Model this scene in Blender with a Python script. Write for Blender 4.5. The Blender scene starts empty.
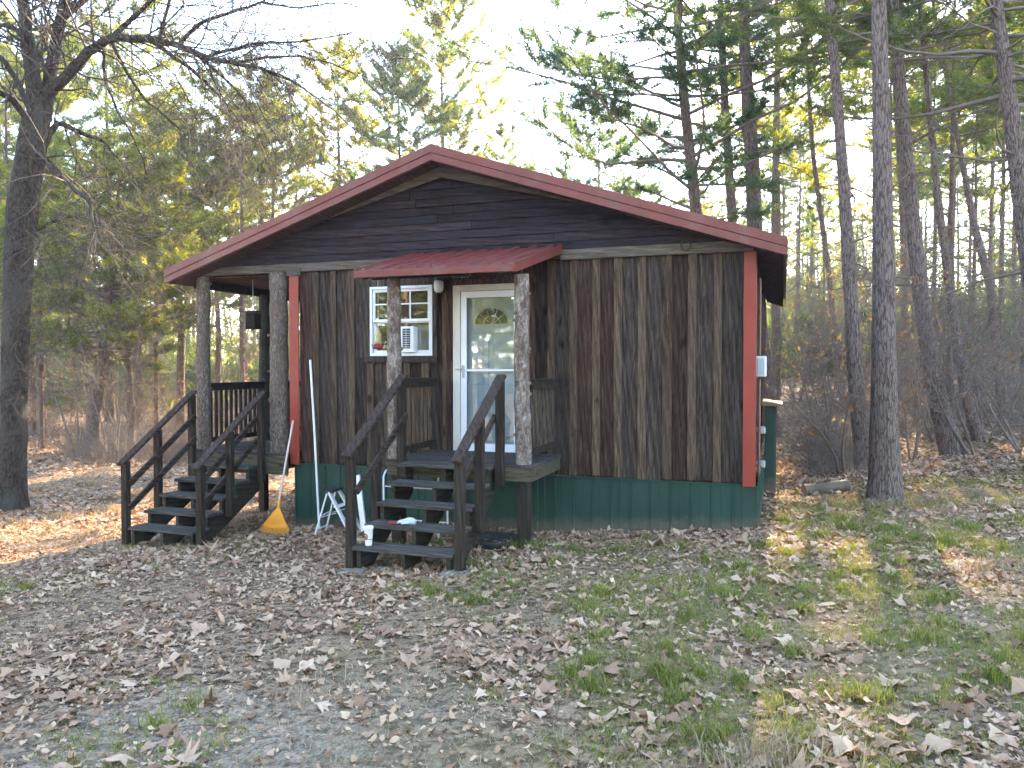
import bpy, math, random
import numpy as np
from mathutils import Vector, Matrix, noise, Euler

random.seed(7)
RNG = np.random.default_rng(11)
C = bpy.context.scene.collection
R = math.radians
YAW = 0.33789653
HX, HY, HZ = -2.8534, 10.368, 0.322          # cabin origin (left front corner of the siding)
CAM_Z = 1.6
F = 770.0
PITCH = 0.0220779
SUN_AZ, SUN_EL = R(21.0), R(27.0)            # azimuth to the right of the view direction (+Y)

# ------------------------------------------------------------------ helpers
def P(px, py, d):
    """pixel of the photograph + distance -> world point"""
    u = (px - 512) / F; w = -(py - 384) / F
    cp, sp = math.cos(PITCH), math.sin(PITCH)
    D = Vector((u, cp + w * sp, -sp + w * cp))
    D *= d / D.y
    return Vector((D.x, D.y, D.z + CAM_Z))

def H2W(X, Y, Z=0.0):
    c, s = math.cos(YAW), math.sin(YAW)
    return Vector((HX + X * c + Y * s, HY - X * s + Y * c, HZ + Z))

def sclamp(v, lo, hi):
    return max(lo, min(hi, v))

def ground_h(x, y):
    h = .054 * sclamp(x, -7, 30) - .040 * sclamp(y, -30, 13)
    if x > 9: h += .045 * min(x - 9, 40)
    if y > 14: h += .012 * min(y - 14, 60)
    h += .05 * noise.noise((x * .35, y * .35, 3.1)) + .022 * noise.noise((x * 1.3, y * 1.3, 7.7))
    return h

def tag(o, label=None, cat=None, group=None, kind=None):
    if label: o['label'] = label
    if cat: o['category'] = cat
    if group: o['group'] = group
    if kind: o['kind'] = kind
    return o

def empty(name, loc=(0, 0, 0), rz=0.0):
    o = bpy.data.objects.new(name, None)
    o.empty_display_size = .1
    o.location = loc; o.rotation_euler = (0, 0, rz)
    C.objects.link(o)
    return o

def np_mesh(name, verts, parts, smooth=False):
    """parts: list of (faces ndarray (n,k), material index, smooth)"""
    me = bpy.data.meshes.new(name)
    verts = np.asarray(verts, dtype=np.float32)
    me.vertices.add(len(verts)); me.vertices.foreach_set('co', verts.ravel())
    parts = [p for p in parts if len(p[0])]
    nl = sum(p[0].size for p in parts); nf = sum(len(p[0]) for p in parts)
    me.loops.add(nl); me.polygons.add(nf)
    li = np.concatenate([p[0].ravel() for p in parts]).astype(np.int32)
    tot = np.concatenate([np.full(len(p[0]), p[0].shape[1], np.int32) for p in parts])
    st = np.concatenate([[0], np.cumsum(tot)[:-1]]).astype(np.int32)
    mi = np.concatenate([np.full(len(p[0]), p[1], np.int32) for p in parts])
    sm = np.concatenate([np.full(len(p[0]), bool(p[2]), bool) for p in parts])
    me.loops.foreach_set('vertex_index', li)
    me.polygons.foreach_set('loop_start', st)
    me.polygons.foreach_set('loop_total', tot)
    me.polygons.foreach_set('material_index', mi)
    me.polygons.foreach_set('use_smooth', sm)
    me.update(calc_edges=True)
    return me

def link(name, me, mats, parent=None, loc=(0, 0, 0)):
    for m in mats: me.materials.append(m)
    o = bpy.data.objects.new(name, me)
    o.location = loc
    C.objects.link(o)
    if parent: o.parent = parent
    return o

class MB:
    """collects boxes, prisms, bars and tubes into ONE mesh"""
    def __init__(s): s.v = []; s.f = []; s.m = []; s.sm = []
    def add(s, vs, fs, m=0, sm=False):
        b = len(s.v); s.v += [tuple(v) for v in vs]
        for f in fs: s.f.append([b + i for i in f]); s.m.append(m); s.sm.append(sm)
    def box(s, x0, x1, y0, y1, z0, z1, m=0, b=0.0):
        if b <= 0:
            vs = [(x, y, z) for z in (z0, z1) for y in (y0, y1) for x in (x0, x1)]
            s.add(vs, [(0, 2, 3, 1), (4, 5, 7, 6), (0, 1, 5, 4), (2, 6, 7, 3), (0, 4, 6, 2), (1, 3, 7, 5)], m)
        else:
            s.hexa([(x0, y0, z0), (x1, y0, z0), (x1, y1, z0), (x0, y1, z0), (x0, y0, z1), (x1, y0, z1), (x1, y1, z1), (x0, y1, z1)], m, b)
    def hexa(s, c, m=0, b=0.0):
        """8 corners: bottom ring ccw, top ring; small chamfer on vertical-ish edges via inset rings"""
        c = [Vector(q) for q in c]
        if b <= 0:
            s.add(c, [(0, 3, 2, 1), (4, 5, 6, 7), (0, 1, 5, 4), (1, 2, 6, 5), (2, 3, 7, 6), (3, 0, 4, 7)], m); return
        bm = bpy_bevel(c, b)
        s.add(bm[0], bm[1], m)
    def bar(s, a, b, w, h, m=0, up=(0, 0, 1), bev=0.004):
        a = Vector(a); b = Vector(b); d = (b - a).normalized()
        upv = Vector(up)
        if abs(d.dot(upv)) > .98: upv = Vector((0, 1, 0))
        x = d.cross(upv).normalized(); y = x.cross(d).normalized()
        x *= w / 2; y *= h / 2
        c = [a - x - y, a + x - y, a + x + y, a - x + y, b - x - y, b + x - y, b + x + y, b - x + y]
        s.hexa(c, m, bev)
    def prism(s, poly, axis, lo, hi, m=0):
        """poly 2D points in the other two axes, extruded along axis"""
        def mk(p, t):
            if axis == 0: return (t, p[0], p[1])
            if axis == 1: return (p[0], t, p[1])
            return (p[0], p[1], t)
        n = len(poly)
        vs = [mk(p, lo) for p in poly] + [mk(p, hi) for p in poly]
        fs = [tuple(range(n))[::-1], tuple(range(n, 2 * n))] + [(i, (i + 1) % n, n + (i + 1) % n, n + i) for i in range(n)]
        s.add(vs, fs, m)
    def tube(s, pts, rad, n=10, m=0, caps=True, sm=True, jit=0.0, seed=0.0):
        pts = [Vector(p) for p in pts]
        if not hasattr(rad, '__len__'): rad = [rad] * len(pts)
        prev = None; rings = []
        for i, p in enumerate(pts):
            d = (pts[min(i + 1, len(pts) - 1)] - pts[max(i - 1, 0)])
            if d.length < 1e-9: d = Vector((0, 0, 1))
            d.normalize()
            if prev is None:
                ref = Vector((1, 0, 0)) if abs(d.x) < .9 else Vector((0, 1, 0))
                x = (ref - d * ref.dot(d)).normalized()
            else:
                x = (prev - d * prev.dot(d)).normalized()
            prev = x; y = d.cross(x)
            ring = []
            for k in range(n):
                a = 2 * math.pi * k / n; r = rad[i]
                if jit:
                    q = p + (x * math.cos(a) + y * math.sin(a)) * r
                    r *= 1 + jit * noise.noise((math.cos(a) * 2.3 + seed, math.sin(a) * 2.3, q.z * 4.0)) \
                         + jit * .7 * noise.noise((math.cos(a) * 6 + seed, math.sin(a) * 6, q.z * 11.0))
                ring.append(p + (x * math.cos(a) + y * math.sin(a)) * r)
            rings.append(ring)
        vs = [v for r_ in rings for v in r_]; fs = []
        for i in range(len(pts) - 1):
            for k in range(n):
                fs.append((i * n + k, i * n + (k + 1) % n, (i + 1) * n + (k + 1) % n, (i + 1) * n + k))
        s.add(vs, fs, m, sm)
        if caps:
            s.add(rings[0], [tuple(range(n))[::-1]], m); s.add(rings[-1], [tuple(range(n))], m)
    def cyl(s, c, r, z0, z1, n=16, m=0, sm=True, r2=None):
        s.tube([(c[0], c[1], z0), (c[0], c[1], z1)], [r, r if r2 is None else r2], n, m, True, sm)
    def lathe(s, c, prof, n=24, m=0):
        vs = []; fs = []
        for (r, z) in prof:
            for k in range(n):
                a = 2 * math.pi * k / n
                vs.append((c[0] + r * math.cos(a), c[1] + r * math.sin(a), c[2] + z))
        for i in range(len(prof) - 1):
            for k in range(n):
                fs.append((i * n + k, i * n + (k + 1) % n, (i + 1) * n + (k + 1) % n, (i + 1) * n + k))
        s.add(vs, fs, m, True)
    def build(s, name, mats, parent=None, loc=(0, 0, 0)):
        me = bpy.data.meshes.new(name)
        me.from_pydata(s.v, [], s.f)
        me.polygons.foreach_set('material_index', s.m)
        me.polygons.foreach_set('use_smooth', s.sm)
        me.update()
        if not isinstance(mats, (list, tuple)): mats = [mats]
        return link(name, me, mats, parent, loc)

def bpy_bevel(c, b):
    """chamfered box from 8 corners (24 verts)"""
    n = [(1, 3, 4), (0, 2, 5), (1, 3, 6), (0, 2, 7), (0, 5, 7), (1, 4, 6), (2, 5, 7), (3, 4, 6)]
    faces = [(0, 3, 2, 1), (4, 5, 6, 7), (0, 1, 5, 4), (1, 2, 6, 5), (2, 3, 7, 6), (3, 0, 4, 7)]
    vs = []; idx = {}
    for fi, f in enumerate(faces):
        for j, v in enumerate(f):
            a = c[f[j - 1]]; d = c[f[(j + 1) % 4]]
            p = c[v] + (a - c[v]).normalized() * b + (d - c[v]).normalized() * b
            idx[(fi, v)] = len(vs); vs.append(p)
    out = [tuple(idx[(fi, v)] for v in f) for fi, f in enumerate(faces)]
    edge = {}
    for fi, f in enumerate(faces):
        for j in range(4):
            a, d = f[j], f[(j + 1) % 4]
            edge.setdefault((min(a, d), max(a, d)), []).append((fi, a, d))
    for (f1, a, d), (f2, a2, d2) in edge.values():
        out.append((idx[(f1, d)], idx[(f1, a)], idx[(f2, a)], idx[(f2, d)]))
    for v in range(8):
        ids = [idx[(fi, v)] for fi, f in enumerate(faces) if v in f]
        out.append(tuple(ids))
    return vs, out

# ------------------------------------------------------------------ materials
def newmat(name):
    m = bpy.data.materials.new(name); m.use_nodes = True
    nt = m.node_tree; nt.nodes.clear()
    return m, nt
def N(nt, t, **kw):
    n = nt.nodes.new(t)
    for k, v in kw.items():
        if k.startswith('i_'): n.inputs[int(k[2:])].default_value = v
        else: setattr(n, k, v)
    return n
def L(nt, a, b): nt.links.new(a, b)
def ramp(nt, fac, stops, interp='LINEAR'):
    r = nt.nodes.new('ShaderNodeValToRGB'); r.color_ramp.interpolation = interp
    e = r.color_ramp.elements
    while len(e) < len(stops): e.new(.5)
    for i, (p, c) in enumerate(stops):
        e[i].position = p; e[i].color = (c[0], c[1], c[2], 1) if hasattr(c, '__len__') else (c, c, c, 1)
    L(nt, fac, r.inputs[0]); return r.outputs[0]
def mixc(nt, fac, a, b, mode='MIX'):
    m = nt.nodes.new('ShaderNodeMix'); m.data_type = 'RGBA'; m.blend_type = mode
    for i, v in ((0, fac), (6, a), (7, b)):
        if hasattr(v, 'links') or hasattr(v, 'is_linked'): L(nt, v, m.inputs[i])
        elif i == 0: m.inputs[0].default_value = v
        else: m.inputs[i].default_value = (v[0], v[1], v[2], 1)
    return m.outputs[2]
def coords(nt, scale=(1, 1, 1), island=True, kind='Object'):
    tc = N(nt, 'ShaderNodeTexCoord')
    mp = N(nt, 'ShaderNodeMapping'); mp.inputs['Scale'].default_value = scale
    out = tc.outputs[kind]; rnd = None
    if island:
        g = N(nt, 'ShaderNodeNewGeometry'); rnd = g.outputs['Random Per Island']
        va = N(nt, 'ShaderNodeVectorMath', operation='MULTIPLY_ADD')
        cb = N(nt, 'ShaderNodeCombineXYZ')
        mu = N(nt, 'ShaderNodeMath', operation='MULTIPLY'); mu.inputs[1].default_value = 37.0
        L(nt, rnd, mu.inputs[0])
        for i in range(3): L(nt, mu.outputs[0], cb.inputs[i])
        va.inputs[1].default_value = (1, 1, 1)
        L(nt, out, va.inputs[0]); L(nt, cb.outputs[0], va.inputs[2]); out = va.outputs[0]
    L(nt, out, mp.inputs[0]); return mp.outputs[0], rnd
def noi(nt, vec, scale, detail=6, rough=.6, dist=0.0):
    n = N(nt, 'ShaderNodeTexNoise'); n.inputs['Scale'].default_value = scale
    n.inputs['Detail'].default_value = detail; n.inputs['Roughness'].default_value = rough
    n.inputs['Distortion'].default_value = dist
    L(nt, vec, n.inputs['Vector']); return n.outputs['Fac']
def finish(nt, col, rough=.8, bump=None, bstr=.4, bdist=.01, spec=.3, metal=0.0, coat=0.0):
    b = N(nt, 'ShaderNodeBsdfPrincipled'); o = N(nt, 'ShaderNodeOutputMaterial')
    if hasattr(col, 'is_linked'): L(nt, col, b.inputs['Base Color'])
    else: b.inputs['Base Color'].default_value = (*col, 1)
    if hasattr(rough, 'is_linked'): L(nt, rough, b.inputs['Roughness'])
    else: b.inputs['Roughness'].default_value = rough
    b.inputs['Specular IOR Level'].default_value = spec; b.inputs['Metallic'].default_value = metal
    b.inputs['Coat Weight'].default_value = coat
    if bump is not None:
        bp = N(nt, 'ShaderNodeBump'); bp.inputs['Strength'].default_value = bstr; bp.inputs['Distance'].default_value = bdist
        L(nt, bump, bp.inputs['Height']); L(nt, bp.outputs[0], b.inputs['Normal'])
    L(nt, b.outputs[0], o.inputs[0]); return b
def math_(nt, op, a, b=None, clamp=False):
    m = N(nt, 'ShaderNodeMath', operation=op, use_clamp=clamp)
    for i, v in enumerate((a, b)):
        if v is None: continue
        if hasattr(v, 'is_linked'): L(nt, v, m.inputs[i])
        else: m.inputs[i].default_value = v
    return m.outputs[0]

def wood(name, dark, light, axis='Z', weather=None, tone=.5, wamt=.5, knots=True, rough=.85):
    """weathered sawn board: stretched grain along one axis, knots, per-board tone"""
    m, nt = newmat(name)
    k = dict(X=(2.6, 62, 62), Y=(62, 2.6, 62), Z=(62, 62, 2.6))[axis]
    v, rnd = coords(nt, k)
    kk = dict(X=(.9, 8, 8), Y=(8, .9, 8), Z=(8, 8, .9))[axis]
    v2, _ = coords(nt, kk)
    g1 = noi(nt, v, 1.4, 8, .72, .9)
    g2 = noi(nt, v2, 1.1, 5, .6, .8)
    wv = N(nt, 'ShaderNodeTexWave', wave_type='BANDS', bands_direction='DIAGONAL')
    wv.inputs['Scale'].default_value = 1.1; wv.inputs['Distortion'].default_value = 7; wv.inputs['Detail'].default_value = 3
    wv.inputs['Detail Scale'].default_value = .7
    L(nt, v2, wv.inputs['Vector'])
    g = math_(nt, 'ADD', math_(nt, 'MULTIPLY', g1, .80), math_(nt, 'MULTIPLY', wv.outputs['Fac'], .07))
    g = math_(nt, 'ADD', g, math_(nt, 'MULTIPLY', g2, .13))
    col = ramp(nt, g, [(.34, [c * .45 for c in dark]), (.47, dark), (.62, light)])
    # per-board tone
    rr = ramp(nt, rnd, [(0, 1 - tone), (1, 1 + tone * .9)])
    col = mixc(nt, 1.0, col, rr, 'MULTIPLY')
    if weather:
        big, _ = coords(nt, (1.3, 1.3, .7), island=True)
        w = ramp(nt, noi(nt, big, 1.6, 5, .65), [(.42, 0.0), (.68, wamt)])
        col = mixc(nt, w, col, weather)
    h = g
    if knots:
        kv, _ = coords(nt, dict(X=(2.4, 8, 8), Y=(8, 2.4, 8), Z=(6, 6, 2.6))[axis])
        kn_ = N(nt, 'ShaderNodeTexNoise'); kn_.inputs['Scale'].default_value = 2.5; L(nt, kv, kn_.inputs['Vector'])
        ka = N(nt, 'ShaderNodeVectorMath', operation='MULTIPLY_ADD'); ka.inputs[1].default_value = (.55, .55, .55)
        L(nt, kn_.outputs['Color'], ka.inputs[0]); L(nt, kv, ka.inputs[2]); kv = ka.outputs[0]
        vo = N(nt, 'ShaderNodeTexVoronoi', feature='F1'); vo.inputs['Scale'].default_value = .8
        L(nt, kv, vo.inputs['Vector'])
        kn = ramp(nt, vo.outputs['Distance'], [(.06, .30), (.12, .62), (.22, 1.0)])
        col = mixc(nt, 1.0, col, kn, 'MULTIPLY')
    finish(nt, col, rough, h, .6, .006, .08)
    return m

def bark(name, dark, light, sx=9, sz=2.0, bstr=1.0, bd=.03, plates=True, warm=None):
    m, nt = newmat(name)
    v, _ = coords(nt, (sx, sx, sz), island=False)
    dn = N(nt, 'ShaderNodeTexNoise'); dn.inputs['Scale'].default_value = 1.2; L(nt, v, dn.inputs['Vector'])
    vm = N(nt, 'ShaderNodeVectorMath', operation='MULTIPLY_ADD'); vm.inputs[1].default_value = (1.1, 1.1, 1.1)
    L(nt, dn.outputs['Color'], vm.inputs[0]); L(nt, v, vm.inputs[2])
    vo = N(nt, 'ShaderNodeTexVoronoi', feature='DISTANCE_TO_EDGE'); vo.inputs['Scale'].default_value = 1.0
    L(nt, vm.outputs[0], vo.inputs['Vector'])
    e = ramp(nt, vo.outputs['Distance'], [(0, 0), (.14, 1)])
    n1 = noi(nt, v, 3.0, 8, .7, .4)
    h = math_(nt, 'ADD', math_(nt, 'MULTIPLY', e, .26 if plates else .12), math_(nt, 'MULTIPLY', n1, 1.0))
    col = ramp(nt, h, [(.30, [c * .5 for c in dark]), (.55, dark), (.9, light)])
    if warm:
        vb, _ = coords(nt, (1, 1, .6), island=False)
        col = mixc(nt, ramp(nt, noi(nt, vb, 2.5, 4), [(.45, 0), (.65, .6)]), col, warm)
    finish(nt, col, .93, h, bstr, bd, .12)
    return m

def leafy(name, cols, trans, tw=.45, rough=.6, up=None):
    """needles and leaves: diffuse + translucent, tone per leaf"""
    m, nt = newmat(name)
    g = N(nt, 'ShaderNodeNewGeometry')
    tc = N(nt, 'ShaderNodeTexCoord')
    nz = noi(nt, tc.outputs['Object'], .9, 3, .6)
    f = math_(nt, 'ADD', math_(nt, 'MULTIPLY', g.outputs['Random Per Island'], .6), math_(nt, 'MULTIPLY', nz, .5))
    n = len(cols)
    col = ramp(nt, f, [(.12 + .8 * i / max(1, n - 1), c) for i, c in enumerate(cols)])
    oi = N(nt, 'ShaderNodeObjectInfo')
    col = mixc(nt, 1.0, col, ramp(nt, oi.outputs['Random'], [(0, (.85, .85, .9)), (1, (1.2, 1.12, .95))]), 'MULTIPLY')
    d = N(nt, 'ShaderNodeBsdfPrincipled'); d.inputs['Roughness'].default_value = rough
    d.inputs['Specular IOR Level'].default_value = .25
    L(nt, col, d.inputs['Base Color'])
    t = N(nt, 'ShaderNodeBsdfTranslucent')
    L(nt, mixc(nt, 1.0, col, trans, 'MULTIPLY'), t.inputs['Color'])
    mx = N(nt, 'ShaderNodeMixShader'); mx.inputs[0].default_value = tw
    L(nt, d.outputs[0], mx.inputs[1]); L(nt, t.outputs[0], mx.inputs[2])
    o = N(nt, 'ShaderNodeOutputMaterial'); L(nt, mx.outputs[0], o.inputs[0])
    return m

def paint(name, col, rough=.5, var=.15, scale=3.0, spec=.4, metal=0.0, dirt=None, damt=.5, bump=.1):
    m, nt = newmat(name)
    v, rnd = coords(nt, (1, 1, 1), island=False)
    n1 = noi(nt, v, scale, 7, .65)
    c = ramp(nt, n1, [(.3, [q * (1 - var) for q in col]), (.7, [min(1, q * (1 + var)) for q in col])])
    if dirt:
        v2, _ = coords(nt, (1, 1, .35), island=False)
        c = mixc(nt, ramp(nt, noi(nt, v2, scale * 2.2, 8, .7), [(.5, 0), (.72, damt)]), c, dirt)
    finish(nt, c, rough, noi(nt, v, 60, 3), bump, .002, spec, metal)
    return m

M = {}
M['board'] = wood('weathered_board', (.023, .0155, .0125), (.092, .066, .050), 'Z', weather=(.066, .058, .054), tone=.42, wamt=.35)
M['batten'] = wood('weathered_batten', (.056, .036, .024), (.160, .106, .068), 'Z', weather=(.105, .080, .062), tone=.30, wamt=.4)
M['board_warm'] = wood('warm_board', (.034, .018, .013), (.095, .056, .040), 'Z', tone=.35)
M['gable'] = wood('gable_plank', (.017, .011, .012), (.056, .036, .033), 'X', weather=(.028, .025, .036), tone=.42, wamt=.6)
M['trim'] = wood('trim_board', (.066, .050, .038), (.150, .120, .090), 'X', weather=(.12, .11, .098), tone=.25, wamt=.5)
M['trimz'] = wood('trim_board_upright', (.040, .030, .024), (.110, .085, .066), 'Z', tone=.25)
M['deck'] = wood('deck_board', (.040, .032, .028), (.105, .086, .076), 'X', weather=(.10, .098, .10), tone=.25, wamt=.5)
M['tread'] = wood('tread_board', (.042, .037, .034), (.125, .112, .102), 'X', weather=(.06, .062, .048), tone=.25, wamt=.4, knots=False)
M['stringer'] = wood('stringer_wood', (.028, .024, .018), (.078, .066, .048), 'Y', weather=(.04, .045, .026), tone=.25, wamt=.6)
M['rail'] = wood('rail_wood', (.028, .018, .014), (.090, .062, .048), 'Y', weather=(.075, .06, .052), tone=.22, wamt=.45)
M['post'] = wood('post_wood', (.024, .017, .013), (.070, .050, .038), 'Z', weather=(.036, .036, .026), tone=.22, wamt=.5)
M['rail_pale'] = wood('worn_baluster_wood', (.05, .036, .028), (.16, .12, .09), 'Z', tone=.2)
M['darkrail'] = wood('dark_rail_wood', (.018, .014, .013), (.045, .036, .032), 'Z', tone=.25)
M['soffit'] = wood('soffit_plank', (.055, .030, .025), (.115, .066, .052), 'Y', tone=.25)
M['beamface'] = wood('rim_board', (.062, .050, .034), (.135, .115, .080), 'X', weather=(.07, .075, .045), tone=.2, wamt=.5)
M['red'] = paint('red_paint', (.24, .027, .015), .45, .14, 2.5, dirt=(.22, .07, .055), damt=.45)
M['roof'] = paint('red_metal_roof', (.150, .027, .020), .42, .14, 1.2, spec=.5, dirt=(.17, .10, .09), damt=.5)
M['fascia'] = paint('red_fascia_metal', (.160, .033, .024), .42, .18, 2, spec=.4, dirt=(.17, .09, .075), damt=.6)
M['green'] = paint('green_metal_skirt', (.007, .050, .036), .5, .25, 1.8, spec=.35, dirt=(.06, .055, .04), damt=.5)
def skirt_mat():
    m, nt = newmat('green_metal_skirt')
    tc = N(nt, 'ShaderNodeTexCoord'); v = tc.outputs['Object']
    n1 = noi(nt, v, 1.8, 7, .65); n2 = noi(nt, v, 9, 8, .75)
    c = ramp(nt, n1, [(.3, (.004, .030, .021)), (.7, (.007, .048, .034))])
    mp = N(nt, 'ShaderNodeMapping'); mp.inputs['Scale'].default_value = (9, 9, .7); L(nt, v, mp.inputs[0])
    c = mixc(nt, ramp(nt, noi(nt, mp.outputs[0], 2.0, 8, .7), [(.52, 0), (.70, .35)]), c, (.03, .045, .03))
    sp = N(nt, 'ShaderNodeSeparateXYZ'); L(nt, v, sp.inputs[0])
    z = math_(nt, 'ADD', sp.outputs[2], math_(nt, 'MULTIPLY', sp.outputs[0], -.066))   # height above the sloping soil
    g = math_(nt, 'ADD', z, math_(nt, 'MULTIPLY', math_(nt, 'SUBTRACT', n2, .5), .35))
    c = mixc(nt, ramp(nt, math_(nt, 'ADD', g, 1.0), [(.10, .8), (.26, .0)]), c, (.13, .10, .07))
    c = mixc(nt, ramp(nt, n2, [(.66, 0), (.74, .5)]), c, (.12, .11, .08))
    finish(nt, c, .5, n2, .15, .003, .35); return m
M['green'] = skirt_mat()
M['white'] = paint('white_vinyl', (.74, .76, .80), .4, .05, 3)
M['beige'] = paint('beige_door_frame', (.58, .55, .50), .5, .08, 3, dirt=(.35, .32, .28), damt=.4)
M['doorp'] = paint('pale_blue_door', (.66, .76, .84), .45, .05, 2)
M['alu'] = paint('white_aluminium', (.72, .73, .75), .38, .06, 5, dirt=(.35, .34, .33), damt=.3)
M['steel'] = paint('galvanised_steel', (.42, .44, .46), .4, .15, 10, metal=.6)
M['meterg'] = paint('meter_grey', (.45, .50, .56), .45, .1, 6)
M['dark'] = paint('dark_plastic', (.016, .016, .018), .5, .2, 6)
M['rubber'] = paint('black_rubber', (.022, .022, .023), .75, .25, 6, dirt=(.10, .085, .07), damt=.5)
M['yellow'] = paint('orange_rake_plastic', (.78, .30, .02), .45, .1, 8)
M['rakewood'] = paint('pale_rake_handle', (.60, .47, .42), .6, .1, 8)
M['cup'] = paint('white_paper_cup', (.82, .81, .80), .5, .03, 6)
M['redp'] = paint('red_plastic', (.24, .03, .028), .4, .1, 6)
M['bluegrey'] = paint('grey_cloth', (.50, .54, .60), .9, .15, 20)
M['concrete'] = paint('concrete', (.17, .15, .125), .92, .25, 9, dirt=(.12, .12, .09), damt=.6, bump=.6)
M['jar'] = paint('frosted_lamp_glass', (.62, .62, .60), .25, .06, 5)
M['seed'] = paint('bottle_of_nectar', (.50, .42, .22), .2, .15, 8)
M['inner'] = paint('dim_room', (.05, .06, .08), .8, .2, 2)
M['twig_pale'] = paint('weathered_log_bark', (.13, .10, .075), .9, .35, 7, bump=.6)
M['cutwood'] = paint('cut_log_wood', (.38, .26, .15), .8, .25, 12)
M['rust'] = paint('rusty_lid', (.22, .11, .085), .7, .3, 8)

def glass_mat():
    m, nt = newmat('window_glass')
    g = N(nt, 'ShaderNodeBsdfGlossy'); g.inputs['Roughness'].default_value = .015; g.inputs['Color'].default_value = (.95, .97, 1, 1)
    t = N(nt, 'ShaderNodeBsdfTransparent'); t.inputs['Color'].default_value = (.92, .95, .96, 1)
    fr = N(nt, 'ShaderNodeFresnel'); fr.inputs['IOR'].default_value = 1.7
    v, _ = coords(nt, (1, 1, 1), island=False)
    bp = N(nt, 'ShaderNodeBump'); bp.inputs['Strength'].default_value = .06; bp.inputs['Distance'].default_value = .01
    L(nt, noi(nt, v, 2.5, 2), bp.inputs['Height']); L(nt, bp.outputs[0], g.inputs['Normal'])
    mx = N(nt, 'ShaderNodeMixShader')
    L(nt, math_(nt, 'MULTIPLY', fr.outputs[0], 1.7, True), mx.inputs[0])
    L(nt, t.outputs[0], mx.inputs[1]); L(nt, g.outputs[0], mx.inputs[2])
    o = N(nt, 'ShaderNodeOutputMaterial'); L(nt, mx.outputs[0], o.inputs[0]); return m
M['glass'] = glass_mat()

M['pinebark'] = bark('pine_bark', (.10, .070, .060), (.34, .255, .225), 30, 4.2, 1.0, .04)
M['pinebark_far'] = bark('pine_bark_far', (.09, .062, .05), (.22, .16, .135), 18, 5, .8, .02, warm=(.17, .105, .075))
def flaky(name):
    m, nt = newmat(name)
    v, _ = coords(nt, (1, 1, .45), island=False)
    n1 = noi(nt, v, 26, 8, .72, 1.2); n2 = noi(nt, v, 7, 4, .6)
    f = math_(nt, 'ADD', math_(nt, 'MULTIPLY', n1, .7), math_(nt, 'MULTIPLY', n2, .35))
    col = ramp(nt, f, [(.38, (.05, .032, .025)), (.49, (.14, .10, .08)), (.57, (.25, .205, .175)), (.70, (.52, .46, .41))])
    finish(nt, col, .9, f, 1.0, .02, .15); return m
M['logflaky'] = flaky('flaky_log_bark')
M['logbark'] = bark('peeled_log', (.11, .08, .064), (.42, .35, .29), 24, 7, 1.0, .015, plates=False, warm=(.13, .09, .07))
M['oakbark'] = bark('old_tree_bark', (.022, .017, .015), (.075, .062, .052), 20, 6, 1.0, .03, warm=(.085, .09, .08))
M['twig'] = paint('twig_bark', (.16, .125, .105), .9, .3, 4)
M['twigbig'] = paint('bare_branch_bark', (.060, .048, .044), .9, .3, 4)
M['needle'] = leafy('pine_needles', [(.030, .056, .034), (.070, .115, .052), (.14, .165, .05)], (3.2, 2.7, .9), .5)
M['needle_y'] = leafy('sunlit_yellow_needles', [(.055, .095, .034), (.12, .165, .046), (.25, .255, .065)], (2.6, 2.2, .8), .5)  # sunlit yellow of the bright crowns is put into the needle colour
M['needle_b'] = leafy('blue_green_needles', [(.026, .056, .044), (.055, .10, .072), (.10, .145, .08)], (2.8, 2.6, 1.1), .45)
M['russet'] = leafy('russet_leaves', [(.14, .085, .05), (.24, .16, .09), (.32, .24, .14)], (2.0, 1.6, .9), .45)
M['litter'] = leafy('fallen_leaves', [(.085, .045, .028), (.26, .155, .100), (.42, .285, .195), (.58, .44, .325)], (1.2, .9, .6), .12, .75)
M['litter_far'] = leafy('woodland_leaf_litter', [(.16, .10, .07), (.34, .23, .165), (.50, .38, .29)], (1.2, .9, .6), .12, .8)
M['grass'] = leafy('green_grass', [(.065, .095, .032), (.13, .165, .052), (.25, .25, .09)], (2.3, 2.1, .8), .4)
M['straw'] = leafy('dry_grass', [(.17, .13, .09), (.32, .25, .17), (.45, .37, .26)], (1.5, 1.3, .8), .25, .8)

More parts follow.
